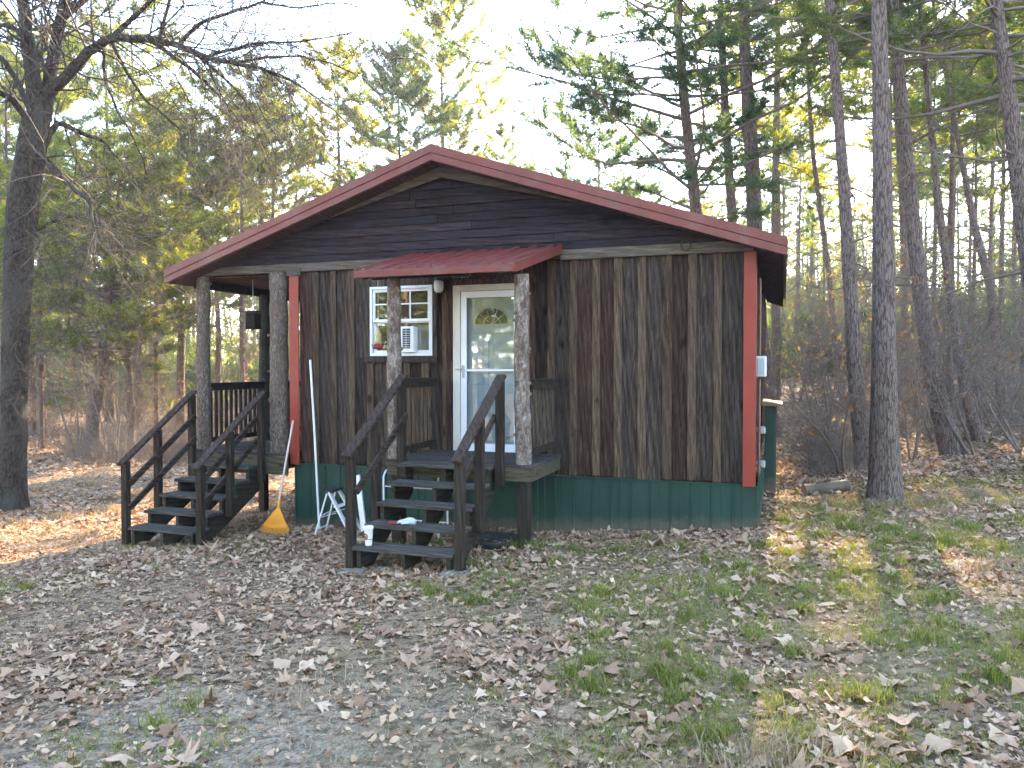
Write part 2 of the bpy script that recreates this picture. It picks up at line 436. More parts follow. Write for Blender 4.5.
def ground_mat():
    m, nt = newmat('yard_soil')
    tc = N(nt, 'ShaderNodeTexCoord'); v = tc.outputs['Object']
    big = noi(nt, v, .35, 5, .6); mid = noi(nt, v, 2.6, 8, .68, .5); fin = noi(nt, v, 42, 7, .82)
    col = ramp(nt, mid, [(.3, (.11, .068, .042)), (.5, (.23, .152, .098)), (.72, (.35, .25, .17))])
    col = mixc(nt, ramp(nt, fin, [(.42, 0), (.56, .7)]), col, (.40, .285, .19))
    col = mixc(nt, ramp(nt, noi(nt, v, 13, 5, .7), [(.46, 0), (.56, .85)]), col, (.048, .030, .019))
    # bare gravelly strip in the left foreground
    sp = N(nt, 'ShaderNodeSeparateXYZ'); L(nt, v, sp.inputs[0])
    dx = math_(nt, 'MULTIPLY', math_(nt, 'ADD', sp.outputs[0], 1.45), .55)
    dy = math_(nt, 'MULTIPLY', math_(nt, 'SUBTRACT', sp.outputs[1], 3.7), .75)
    d2 = math_(nt, 'ADD', math_(nt, 'MULTIPLY', dx, dx), math_(nt, 'MULTIPLY', dy, dy))
    d2 = math_(nt, 'ADD', d2, math_(nt, 'MULTIPLY', math_(nt, 'SUBTRACT', mid, .5), 1.4))
    gm = ramp(nt, d2, [(.05, .4), (.6, 0)])
    vo = N(nt, 'ShaderNodeTexVoronoi'); vo.inputs['Scale'].default_value = 70; L(nt, v, vo.inputs['Vector'])
    gcol = ramp(nt, vo.outputs['Color'], [(.2, (.14, .11, .085)), (.8, (.52, .45, .375))])
    col = mixc(nt, gm, col, gcol)
    # mossy green film where the grass grows
    east = math_(nt, 'MULTIPLY', math_(nt, 'ADD', sp.outputs[0], 2.2), .3, True)
    gr = math_(nt, 'MULTIPLY', ramp(nt, noi(nt, v, 1.1, 8, .75), [(.40, 0), (.62, .75)]), east)
    col = mixc(nt, gr, col, (.155, .140, .058))
    h = math_(nt, 'ADD', math_(nt, 'MULTIPLY', mid, .5), math_(nt, 'ADD', math_(nt, 'MULTIPLY', fin, .35), math_(nt, 'MULTIPLY', vo.outputs['Distance'], .3)))
    finish(nt, col, .95, h, .9, .03, .12)
    return m
M['ground'] = ground_mat()

# ------------------------------------------------------------------ ground
def axis_pts(lo, hi, step, far, grow=1.16):
    a = list(np.arange(lo, hi + 1e-6, step)); s = step
    while a[-1] < far: s *= grow; a.append(a[-1] + s)
    s = step
    while a[0] > -far: s *= grow; a.insert(0, a[0] - s)
    return np.array(a)
def build_ground():
    xs = axis_pts(-7.0, 7.0, .06, 420); ys = axis_pts(2.0, 11.5, .06, 420)
    X, Y = np.meshgrid(xs, ys)
    Z = np.empty_like(X)
    for j in range(X.shape[0]):
        for i in range(X.shape[1]):
            x = float(X[j, i]); y = float(Y[j, i]); z = ground_h(x, y)
            if abs(x) < 9 and 1 < y < 14:
                z += .012 * noise.noise((x * 5, y * 5, .3)) + .008 * noise.noise((x * 13, y * 13, 4.3))
            Z[j, i] = z
    nx = len(xs); ny = len(ys)
    idx = np.arange(nx * ny).reshape(ny, nx)
    q = np.stack([idx[:-1, :-1], idx[:-1, 1:], idx[1:, 1:], idx[1:, :-1]], -1).reshape(-1, 4)
    me = np_mesh('ground', np.stack([X.ravel(), Y.ravel(), Z.ravel()], 1), [(q, 0, True)])
    o = link('ground', me, [M['ground']]); tag(o, kind='structure')
build_ground()

# ------------------------------------------------------------------ CABIN
W_ = 5.77
cabin = empty('cabin', (HX, HY, HZ), -YAW)
tag(cabin, 'rustic dark board and batten cabin with red metal roof and green metal skirting', 'cabin')
XC, ZR, SL = 2.11, 3.94, .330
XE0, XE1 = -1.93, 6.15
LEN = 7.0
def roofz(x): return ZR - SL * abs(x - XC)

# front wall with window and door openings
WX0, WX1, WZ0, WZ1 = 1.09, 1.98, 1.42, 2.31
DX0, DX1, DZ0, DZ1 = 2.26, 3.24, .20, 2.29
mb = MB()
rs = random.Random(3)
def wall_cut(m_, x0, x1, z0, z1, y0, y1, mi):
    """board with rectangular openings cut out (door, window)"""
    segs = [(z0, z1)]
    for (a, b, c, d) in ((WX0 - .02, WX1 + .02, WZ0 - .02, WZ1 + .02), (DX0 - .01, DX1 + .01, DZ0 - .02, DZ1 + .01)):
        if x1 > a + .005 and x0 < b - .005:
            ns = []
            for (p, q) in segs:
                if d <= p or c >= q: ns.append((p, q)); continue
                if x0 < a - 1e-4:
                    m_.box(x0, a, y0, y1, max(p, c), min(q, d), mi)
                if x1 > b + 1e-4:
                    m_.box(b, x1, y0, y1, max(p, c), min(q, d), mi)
                if c > p: ns.append((p, c))
                if q > d: ns.append((d, q))
            segs = ns
    for (p, q) in segs: m_.box(x0, x1, y0, y1, p, q, mi)
x = 0.0
edges = [0.0]
while x < W_ - .1:
    w = .272 + rs.uniform(-.018, .018)
    x = min(W_, x + w)
    if W_ - x < .12: x = W_
    edges.append(x)
for i in range(len(edges) - 1):
    warm = 1 if (1.9 < edges[i] < 3.5 and rs.random() < .6) or rs.random() < .12 else 0
    wall_cut(mb, edges[i] + .002, edges[i + 1] - .002, rs.uniform(-.012, .006), 2.56, -.0 + rs.uniform(0, .004), .045, 2 if warm else 0)
for i in range(1, len(edges) - 1):
    bw = rs.uniform(.036, .048)
    dz = rs.uniform(-.012, .012)
    wall_cut(mb, edges[i] - bw, edges[i] + bw + rs.uniform(0, .012), dz, 2.545, -.024 - rs.uniform(0, .005), -.001, 1)
mb.build('wall_siding', [M['board'], M['batten'], M['board_warm']], cabin)
mb = MB()
for y in np.arange(0.06, 6.7, .28): mb.box(W_, W_ + .03, y, y + .274, .0, 2.555, 0)
for y in np.arange(0.33, 6.7, .28): mb.box(W_ + .031, W_ + .052, y - .04, y + .04, .0, 2.555, 1)
mb.box(0, .03, .05, 6.7, .0, 2.5, 0); mb.box(.0, W_, 6.7, 6.75, 0, 2.5, 0)
mb.prism([(-1.7, 2.555), (XC, 2.555), (W_, 2.555), (W_, roofz(W_) - .18), (XC, ZR - .18), (-1.7, roofz(-1.7) - .18)][::-1], 1, 6.7, 6.75, 0)
for y in np.arange(.33, 6.7, .28): mb.box(-.02, -.001, y - .04, y + .04, .0, 2.5, 1)
mb.box(.03, W_ - .001, .05, 6.69, -.02, .0, 0)
sw = mb.build('side_wall', [M['board'], M['batten']], cabin)

# gable of horizontal planks
mb = MB(); zz = 2.66; rs = random.Random(5)
while zz < ZR - .2:
    h = .105; z1 = min(zz + h, ZR - .12)
    def xr(z): return (ZR - .10 - z) / SL
    lo, hi = XC - xr(zz), XC + xr(zz); lo1, hi1 = XC - xr(z1), XC + xr(z1)
    lo = max(lo, -1.6); lo1 = max(lo1, -1.6)
    cut = rs.uniform(.25, .75); cx_ = lo + (hi - lo) * cut
    if hi1 - lo1 > .8:
        cx_ = min(max(cx_, lo1 + .2), hi1 - .2)
        parts_ = [((lo, cx_ - .002), (lo1, cx_ - .002)), ((cx_ + .002, hi), (cx_ + .002, hi1))]
    else: parts_ = [((lo, hi), (lo1, hi1))]
    for (a, b), (c, d) in parts_:
        o0 = rs.uniform(0, .006)
        mb.hexa([(a, -.022 - o0, zz), (b, -.022 - o0, zz), (b, .03, zz), (a, .03, zz), (c, -.008 - o0, z1 - .003), (d, -.008 - o0, z1 - .003), (d, .03, z1 - .003), (c, .03, z1 - .003)])
    zz += h
mb.build('gable_planks', M['gable'], cabin)

# horizontal beam trim under the gable, plus upright ends
mb = MB()
mb.hexa([(-1.78, -.055, 2.55), (1.9, -.055, 2.55), (1.9, .03, 2.55), (-1.78, .03, 2.55), (-1.60, -.055, 2.66), (1.9, -.055, 2.66), (1.9, .03, 2.66), (-1.60, .03, 2.66)], 0, .003)
mb.box(1.905, 3.64, -.05, .03, 2.56, 2.66, 0, .003)
mb.box(3.645, 5.88, -.058, .03, 2.54, 2.66, 0, .003)
mb.box(-.16, .06, -.075, -.056, 2.50, 2.60, 0, .002)
mb.build('beam_trim', M['trim'], cabin)
# rake trim boards
mb = MB()
for sx in (-1, 1):
    x0 = XC; x1 = XE1 - .12 if sx > 0 else XE0 + .12
    a = roofz(x0) - .185; b = roofz(x1) - .185
    p = [(x0, a - .12), (x1, b - .12), (x1, b + .02), (x0, a + .02)]
    if sx < 0: p = p[::-1]
    # keep above the beam
    mb.prism([(q[0], max(q[1], 2.662 if q[0] < 0 or q[0] > 5 else q[1])) for q in p], 1, -.06 if sx > 0 else -.058, -.030)
mb.build('rake_trim', M['trim'], cabin)

# roof: two ribbed metal slopes with thickness
roof_mb = MB()
for sx in (-1, 1):
    xe = XE1 if sx > 0 else XE0
    x0 = XC; za = ZR; zb = roofz(xe)
    y0, y1 = -.33, LEN
    c = [(x0, y0, za - .03), (xe, y0, zb - .03), (xe, y1, zb - .03), (x0, y1, za - .03), (x0, y0, za), (xe, y0, zb), (xe, y1, zb), (x0, y1, za)]
    if sx < 0: c = [c[1], c[0], c[3], c[2], c[5], c[4], c[7], c[6]]
    roof_mb.hexa(c)
    for y in np.arange(y0 + .12, y1, .23):
        roof_mb.bar((x0, y, za + .006), (xe, y, zb + .006), .035, .022, 0, (0, 0, 1), .005)
roof = roof_mb.build('roof', M['roof'], cabin)
mb = MB()
mb.hexa([(XC - .16, -.34, ZR - .045), (XC + .16, -.34, ZR - .045), (XC + .16, LEN, ZR - .045), (XC - .16, LEN, ZR - .045), (XC - .012, -.34, ZR + .03), (XC + .012, -.34, ZR + .03), (XC + .012, LEN, ZR + .03), (XC - .012, LEN, ZR + .03)])
mb.build('ridge_cap', M['roof'], roof)
mb = MB()   # rake fascia: two stepped red strips
for sx in (-1, 1):
    xe = XE1 + .015 if sx > 0 else XE0 - .015
    for (t0, t1, yy0, yy1) in ((.022, -.075, -.362, -.332), (-.080, -.165, -.350, -.315)):
        p = [(XC, ZR + t1), (xe, roofz(xe) + t1), (xe, roofz(xe) + t0), (XC, ZR + t0)]
        if sx < 0: p = p[::-1]
        mb.prism(p, 1, yy0, yy1)
mb.build('fascia', M['fascia'], roof)
for xe, sg in ((XE1, 1), (XE0, -1)):
    mb = MB(); mb.box(min(xe, xe + sg * .02), max(xe, xe + sg * .02), -.31, LEN, roofz(xe) - .15, roofz(xe) - .005)
    mb.build('eave_fascia', M['fascia'], roof)
mb = MB()   # soffits: follow slope outside walls
zs = -.17
mb.hexa([(XE0 + .02, -.31, roofz(XE0) + zs), (-.0, -.31, roofz(0) + zs), (-.0, LEN, roofz(0) + zs), (XE0 + .02, LEN, roofz(XE0) + zs),
         (XE0 + .02, -.31, roofz(XE0) + zs + .02), (-.0, -.31, roofz(0) + zs + .02), (0, LEN, roofz(0) + zs + .02), (XE0 + .02, LEN, roofz(XE0) + zs + .02)])
mb.hexa([(W_ + .055, -.31, roofz(W_ + .055) + zs), (XE1 - .02, -.31, roofz(XE1) + zs), (XE1 - .02, LEN, roofz(XE1) + zs), (W_ + .055, LEN, roofz(W_ + .055) + zs),
         (W_ + .055, -.31, roofz(W_ + .055) + zs + .02), (XE1 - .02, -.31, roofz(XE1) + zs + .02), (XE1 - .02, LEN, roofz(XE1) + zs + .02), (W_ + .055, LEN, roofz(W_ + .055) + zs + .02)])
p = [(XC, ZR + zs), (0, roofz(0) + zs), (0, roofz(0) + zs + .015), (XC, ZR + zs + .015), (W_, roofz(W_) + zs + .015), (W_, roofz(W_) + zs)]
mb.hexa([(0, -.31, roofz(0) + zs), (XC, -.31, ZR + zs), (XC, -.03, ZR + zs), (0, -.03, roofz(0) + zs), (0, -.31, roofz(0) + zs + .015), (XC, -.31, ZR + zs + .015), (XC, -.03, ZR + zs + .015), (0, -.03, roofz(0) + zs + .015)])
mb.hexa([(XC, -.31, ZR + zs), (W_ + .05, -.31, roofz(W_) + zs), (W_ + .05, -.03, roofz(W_) + zs), (XC, -.03, ZR + zs), (XC, -.31, ZR + zs + .015), (W_ + .05, -.31, roofz(W_) + zs + .015), (W_ + .05, -.03, roofz(W_) + zs + .015), (XC, -.03, ZR + zs + .015)])
mb.build('soffit', M['soffit'], roof)
# porch ceiling boards (flat below the roof at the left) 
mb = MB()
for k in range(9):
    xa = -1.78 + k * .198
    mb.box(xa, xa + .194, .035, 6.7, 2.525, 2.54)
mb.build('porch_ceiling', M['soffit'], cabin)
mb = MB(); mb.box(-1.80, -1.68, .04, 6.72, 2.40, 2.523, 0, .004)
mb.build('porch_beam', M['post'], cabin)
mb = MB(); mb.tube([(4.05, 1.6, roofz(4.05)), (4.05, 1.6, roofz(4.05) + .38)], .014, 8)
mb.build('vent_pipe', M['steel'], roof)

# corner boards
for nm, (a, b) in (('corner_board', (-.115, .012)), ('corner_board', (5.722, 5.842))):
    mb = MB()
    z1 = 2.50 if a < 0 else 2.535
    mb.box(a, b, -.052, -.028, -.035, z1, 0, .004)
    mb.box(b - .005 if a > 0 else a - .022, b + .014 if a > 0 else a + .004, -.046, .06, -.03, z1, 0, .003)
    mb.build(nm, M['red'], cabin)

# skirt of ribbed green metal
def rib_profile(x0, x1, pitch=.228):
    pts = []; x = x0
    pts.append((x0, 0))
    while x < x1 - .05:
        pts += [(x + .004, 0), (x + .012, -.014), (x + .028, -.014), (x + .036, 0), (x + pitch * .5, 0), (x + pitch * .5 + .006, -.004), (x + pitch * .5 + .012, 0)]
        x += pitch
    pts.append((x1, 0)); return [q for q in pts if q[0] <= x1]
mb = MB()
pr = rib_profile(-.10, 5.875); vs = []; fs = []
for (xx, yy) in pr: vs += [(xx, yy + .006, -1.25), (xx, yy + .006, -.022)]
for i in range(len(pr) - 1): fs.append((2 * i, 2 * i + 2, 2 * i + 3, 2 * i + 1))
mb.add(vs, fs)
pr = rib_profile(.02, 6.7); vs = []; fs = []
for (yy, xx) in pr: vs += [(5.875 - xx, yy, -1.25), (5.875 - xx, yy, -.02)]
for i in range(len(pr) - 1): fs.append((2 * i, 2 * i + 2, 2 * i + 3, 2 * i + 1))
mb.add(vs, fs)
vs = []; fs = []
for (yy, xx) in pr: vs += [(-.10 + xx, yy, -1.25), (-.10 + xx, yy, -.02)]
for i in range(len(pr) - 1): fs.append((2 * i, 2 * i + 2, 2 * i + 3, 2 * i + 1))
mb.add(vs, fs)
mb.box(-.11, 5.70, -.012, .0, -.034, -.014)
mb.box(5.86, 5.884, -.012, .03, -1.25, -.045)
mb.box(5.0, 5.0 + .004, .3, .304, -1.2, -1.1)
mb.build('skirting', M['green'], cabin)

# window
win = MB()
def frame(m_, x0, x1, z0, z1, t, y0, y1, mi=0):
    m_.box(x0, x0 + t, y0, y1, z0, z1, mi, .002); m_.box(x1 - t, x1, y0, y1, z0, z1, mi, .002)
    m_.box(x0 + t, x1 - t, y0 + .001, y1, z1 - t, z1, mi, .002); m_.box(x0 + t, x1 - t, y0 + .001, y1, z0, z0 + t, mi, .002)
frame(win, WX0, WX1, WZ0, WZ1, .035, -.045, .03)
window = win.build('window', M['white'], cabin)
mb = MB(); zc = (WZ0 + WZ1) / 2 - .01
frame(mb, WX0 + .036, WX1 - .036, zc, WZ1 - .036, .035, -.028, .0)
mb.build('upper_sash', M['white'], window)
mb = MB()
a, b = WX0 + .071, WX1 - .071
for k in (1, 2): xx = a + (b - a) * k / 3; mb.box(xx - .008, xx + .008, -.022, -.008, zc + .036, WZ1 - .072)
zz = (zc + WZ1) / 2; mb.box(a, b, -.0235, -.007, zz - .008, zz + .008)
mb.build('grille', M['white'], window)
mb = MB(); frame(mb, WX0 + .036, WX1 - .036, WZ0 + .036, zc + .02, .035, .002, .028)
mb.build('lower_sash', M['white'], window)
mb = MB(); mb.box(a, b, -.016, -.013, zc + .034, WZ1 - .07)
mb.build('pane', M['glass'], window)
mb = MB(); mb.box(a, b, .012, .015, WZ0 + .07, zc - .012)
mb.build('pane', M['glass'], window)
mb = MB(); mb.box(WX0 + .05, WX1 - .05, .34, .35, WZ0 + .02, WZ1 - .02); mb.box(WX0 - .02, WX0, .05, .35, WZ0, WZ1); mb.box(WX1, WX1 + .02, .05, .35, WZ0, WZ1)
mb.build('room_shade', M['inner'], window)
mb = MB()   # wooden casing
mb.box(WX0 - .085, WX0 - .002, -.052, -.026, WZ0 - .09, WZ1 + .085, 0, .003)
mb.box(WX1 + .002, WX1 + .06, -.052, -.026, WZ0 - .09, WZ1 + .085, 0, .003)
mb.box(WX0 - .001, WX1 + .001, -.050, -.026, WZ1 + .003, WZ1 + .085, 0, .003)
mb.box(WX0 - .10, WX1 + .075, -.068, -.054, WZ0 - .075, WZ0 - .012, 0, .003)
mb.box(WX0 - .001, WX1 + .001, -.050, -.026, WZ0 - .09, WZ0 - .002, 0, .003)
mb.build('window_casing', M['trimz'], window)

# door
mb = MB()
frame_t = .115
mb.box(DX0, DX0 + .10, -.045, .04, DZ0 + .03, DZ1, 0, .004); mb.box(DX1 - .10, DX1, -.045, .04, DZ0 + .03, DZ1, 0, .004)
mb.box(DX0 + .10, DX1 - .10, -.044, .04, DZ1 - .075, DZ1, 0, .004)
mb.box(DX0, DX1, -.06, .04, DZ0, DZ0 + .03, 0, .003)
door = mb.build('door_frame', M['beige'], cabin)
mb = MB()   # storm door frame
sx0, sx1 = DX0 + .105, DX1 - .105
sz0, sz1 = DZ0 + .035, DZ1 - .08
mb.box(sx0, sx0 + .075, -.036, -.012, sz0, sz1, 0, .003); mb.box(sx1 - .075, sx1, -.036, -.012, sz0, sz1, 0, .003)
mb.box(sx0 + .075, sx1 - .075, -.035, -.012, sz1 - .08, sz1, 0, .003); mb.box(sx0 + .075, sx1 - .075, -.035, -.012, sz0, sz0 + .10, 0, .003)
mb.box(sx0 + .07, sx1 - .07, -.046, -.037, 1.225, 1.25, 0, .003)
storm = mb.build('storm_door', M['white'], door)
mb = MB(); mb.box(sx0 + .07, sx1 - .07, -.026, -.023, sz0 + .09, sz1 - .07)
mb.build('storm_pane', M['glass'], door)
mb = MB(); mb.box(sx0 + .02, sx0 + .05, -.052, -.036, 1.14, 1.30, 0, .004); mb.tube([(sx0 - .06, -.075, 1.25), (sx0 + .06, -.075, 1.25)], .009, 8)
mb.tube([(sx0 + .035, -.05, 1.25), (sx0 + .035, -.078, 1.25)], .008, 8)
mb.build('door_handle', M['steel'], door)
# inner door leaf with raised panels and fan light
mb = MB()
ix0, ix1 = sx0 - .005, sx1 + .005
fcx = (ix0 + ix1) / 2; fz = 1.80; fr_ = .225
mb.box(ix0, ix1, .03, .06, DZ0 + .03, fz)
# upper slab with arched cut
n = 18; arc = [(fcx + fr_ * math.cos(math.pi * k / n), fz + fr_ * .95 * math.sin(math.pi * k / n)) for k in range(n + 1)]
outer = []
for (ax, az) in arc:
    outer.append((ax, az))
vs = []; fs = []
top = DZ1 - .07
for k in range(n + 1):
    t = math.pi * k / n
    ox = fcx + (ix1 - fcx) * max(-1, min(1, math.cos(t) * 1.45)); oz = fz + (top - fz) * min(1, math.sin(t) * 1.45)
    vs += [(arc[k][0], .03, arc[k][1]), (ox, .03, oz)]
for k in range(n): fs.append((2 * k, 2 * k + 1, 2 * k + 3, 2 * k + 2))
mb.add(vs, fs)
def panel(x0, x1, z0, z1):
    mb.box(x0, x1, .016, .031, z0, z1, 0, .012)
for (u0, u1) in ((.12, .46), (.54, .88)):
    xa = ix0 + (ix1 - ix0) * u0; xb = ix0 + (ix1 - ix0) * u1
    panel(xa, xb, .42, .98); panel(xa, xb, 1.06, 1.70)
leaf = mb.build('inner_door', M['doorp'], door)
mb = MB()
vs = [(fcx, .052, fz)] + [(a_, .052, b_) for a_, b_ in arc]
mb.add(vs, [(0, k + 1, k + 2) for k in range(n)])
fl = mb.build('fan_light', M['inner'], door)
mb = MB()
mb.tube([(a_, .028, b_) for a_, b_ in arc], .011, 6); mb.tube([(fcx - fr_, .028, fz), (fcx + fr_, .028, fz)], .011, 6)
for k in (4, 7, 11, 14): mb.tube([(fcx, .034, fz), (arc[k][0], .034, arc[k][1])], .004, 5)
mb.tube([(fcx + .5 * (a_ - fcx), .034, fz + .5 * (b_ - fz)) for a_, b_ in arc], .004, 5)
mb.build('fan_light_frame', M['white'], door)
mb = MB(); mb.tube([(ix0 + .05, .03, 1.2), (ix0 + .05, .01, 1.2)], .022, 12); mb.build('deadbolt', M['steel'], door)
mb = MB(); mb.tube([(ix0 + .05, .03, 1.08), (ix0 + .05, -.005, 1.08)], .022, 12)
mb.build('door_knob', M['steel'], door)
mb = MB()   # warm upright casings round the door
mb.box(DX0 - .085, DX0 - .004, -.052, -.026, .24, DZ1 + .07, 0, .003); mb.box(DX1 + .004, DX1 + .09, -.052, -.026, .24, DZ1 + .07, 0, .003)
mb.box(DX0 - .003, DX1 + .003, -.050, -.026, DZ1 + .003, DZ1 + .07, 0, .003)
mb.build('door_casing', M['board_warm'], cabin)
# porch lamp
mb = MB(); mb.box(2.055, 2.145, -.05, -.026, 2.20, 2.40, 0, .003); mb.cyl((2.10, -.11), .05, 2.345, 2.385, 18); mb.box(2.08, 2.12, -.11, -.04, 2.355, 2.375)
lamp = mb.build('wall_lamp', M['dark'], cabin)
mb = MB(); mb.lathe((2.10, -.11, 0), [(.0, 2.20), (.035, 2.203), (.055, 2.225), (.062, 2.27), (.060, 2.335), (.045, 2.347)], 20)
mb.build('lamp_shade', M['jar'], lamp)
mb = MB()
mb.tube([(5.10 + .055 * math.cos(t), -.068, 2.63 + .055 * math.sin(t)) for t in np.linspace(0, 2 * math.pi, 20)], .007, 6)
mb.build('iron_ring', M['dark'], cabin)

# electric boxes on the right side wall
mb = MB(); mb.box(5.825, 5.945, .85, 1.05, 1.16, 1.41, 0, .01)
mt = mb.build('electric_meter', M['alu'], cabin)
mb = MB(); mb.box(5.85, 5.925, .835, .849, 1.19, 1.38, 0, .002)
mb.build('meter_window', M['meterg'], mt)
for z in (.50, .08):
    mb = MB(); mb.tube([(5.83, 1.2, z), (5.90, 1.2, z)], .03, 10); mb.box(5.87, 5.935, 1.13, 1.23, z - .05, z + .04, 0, .012)
    mb.tube([(5.905, 1.13, z), (5.905, 1.08, z)], .02, 10)
    mb.build('outdoor_socket', M['steel'], cabin)
mb = MB(); mb.tube([(5.865, .98, 1.13), (5.865, .98, -.6)], .016, 8); mb.tube([(5.865, .98, 1.42), (5.865, .98, 2.35)], .016, 8)
mb.build('conduit', M['rust'], cabin)
mb = MB(); mb.box(5.885, 6.03, 3.2, 4.4, -.95, .70, 0, .006)
for k in range(5): mb.box(6.031, 6.04, 3.3 + k * .22, 3.32 + k * .22, -.9, .66)
cab = mb.build('utility_closet', M['green'], cabin)
mb = MB(); mb.hexa([(5.84, 3.1, .705), (6.13, 3.1, .705), (6.13, 4.5, .705), (5.84, 4.5, .705), (5.84, 3.1, .76), (6.13, 3.1, .73), (6.13, 4.5, .73), (5.84, 4.5, .76)])
mb.build('closet_lid', M['rust'], cab)

# ---- logs posts
def log_post(x, y, z0, z1, r, seed, lean=(0, 0), parent=None, mat='logflaky', knobs=8):
    mb = MB(); n = 46; rr = random.Random(seed)
    pts = []; rad = []
    for i in range(n):
        t = i / (n - 1)
        pts.append((x + lean[0] * t + .014 * noise.noise((t * 3, seed, 0)), y + lean[1] * t + .014 * noise.noise((0, t * 3, seed)), z0 + (z1 - z0) * t))
        rad.append(r * (1.06 - .12 * t) * (1 + .06 * noise.noise((t * 9, seed * 2.1, 5))))
    mb.tube(pts, rad, 26, 0, True, True, .10, seed)
    for k in range(knobs):
        t = rr.uniform(.04, .96); a = rr.uniform(0, 6.28); p = Vector(pts[int(t * (n - 1))]); d = Vector((math.cos(a), math.sin(a), rr.uniform(-.2, .5))).normalized()
        rk = rr.uniform(.012, .024)
        mb.tube([p + d * (r * .7), p + d * (r * 1.0), p + d * (r * 1.18 + rk * .4)], [rk * 1.7, rk * 1.25, rk * .8], 9, 0, True, True, .15, k)
    return mb.build('log_post', M[mat], parent)
log_post(3.525, -1.075, .245, 2.26, .083, 1.3, (-.015, 0), cabin, knobs=22)
log_post(2.005, -1.075, .245, 2.27, .080, 2.7, (-.02, 0), cabin, knobs=9)
log_post(-1.625, .02, .122, 2.55, .092, 3.9, (.01, 0), cabin, 'logbark')
lp = log_post(-.335, .0, .122, 2.55, .122, 5.2, (.0, 0), cabin, 'logbark', knobs=10)
log_post(-1.64, 1.42, .122, 2.42, .085, 6.6, (0, 0), cabin, 'oakbark')
log_post(-1.64, 3.6, .122, 2.42, .085, 7.6, (0, 0), cabin, 'oakbark')
log_post(-1.64, 6.5, .122, 2.42, .085, 8.6, (0, 0), cabin, 'oakbark')

# ---- front deck
mb = MB()
DKX0, DKX1, DKY = 1.93, 3.655, -1.165
nb = 8
for k in range(nb):
    ya = DKY + k * (1.14 / nb); mb.box(DKX0, DKX1, ya, ya + 1.14 / nb - .006, .205, .240, 0, .003)
fd = mb.build('front_deck', M['deck'], cabin)
mb = MB()
mb.box(DKX0 + .01, DKX1 - .01, DKY + .01, DKY + .05, .065, .203, 0, .003)
mb.box(DKX0 + .01, DKX0 + .05, DKY + .051, -.03, .065, .203, 0, .003); mb.box(DKX1 - .05, DKX1 - .01, DKY + .051, -.03, .065, .203, 0, .003)
for xx in (2.35, 2.78, 3.2): mb.box(xx, xx + .04, DKY + .051, -.03, .065, .203)
mb.build('rim_joist', M['beamface'], fd)
for xx in (3.47, 1.97):
    mb = MB(); mb.box(xx - .0, xx + .125, DKY + .055, DKY + .18, -1.05, .064, 0, .006)
    mb.build('support_post', M['post'], fd)

def railing(name, axis, fixed, a, b, z0, z1, parent, mat, mat2, n, cap=.09, bal=.034):
    """level railing along an axis; balusters are sub-parts"""
    mb = MB()
    if axis == 'Y':
        mb.box(fixed - cap / 2, fixed + cap / 2, a, b, z1 - .035, z1, 0, .004)
        mb.box(fixed - .02, fixed + .02, a + .002, b - .002, z1 - .11, z1 - .036, 0, .003)
        lo_ = MB(); lo_.box(fixed - .02, fixed + .02, a + .002, b - .002, z0, z0 + .07, 0, .003)
    else:
        mb.box(a, b, fixed - cap / 2, fixed + cap / 2, z1 - .035, z1, 0, .004)
        mb.box(a + .002, b - .002, fixed - .02, fixed + .02, z1 - .11, z1 - .036, 0, .003)
        lo_ = MB(); lo_.box(a + .002, b - .002, fixed - .02, fixed + .02, z0, z0 + .07, 0, .003)
    r_ = mb.build(name, mat, parent); lo_.build('bottom_rail', mat, r_)
    for k in range(n):
        t = a + (b - a) * (k + .6) / (n + .2); q = MB()
        if axis == 'Y': q.box(fixed - .021 - bal, fixed - .021, t - bal / 2, t + bal / 2, z0 + .0, z1 - .04, 0, .002)
        else: q.box(t - bal / 2, t + bal / 2, fixed - .021 - bal, fixed - .021, z0, z1 - .04, 0, .002)
        q.build('baluster', mat2, r_)
    return r_
railing('railing', 'Y', 3.60, -1.0, -.06, .33, 1.15, cabin, M['post'], M['rail_pale'], 9, .09, .03)
railing('railing', 'Y', 2.03, -1.0, -.06, .30, 1.15, cabin, M['post'], M['batten'], 8)

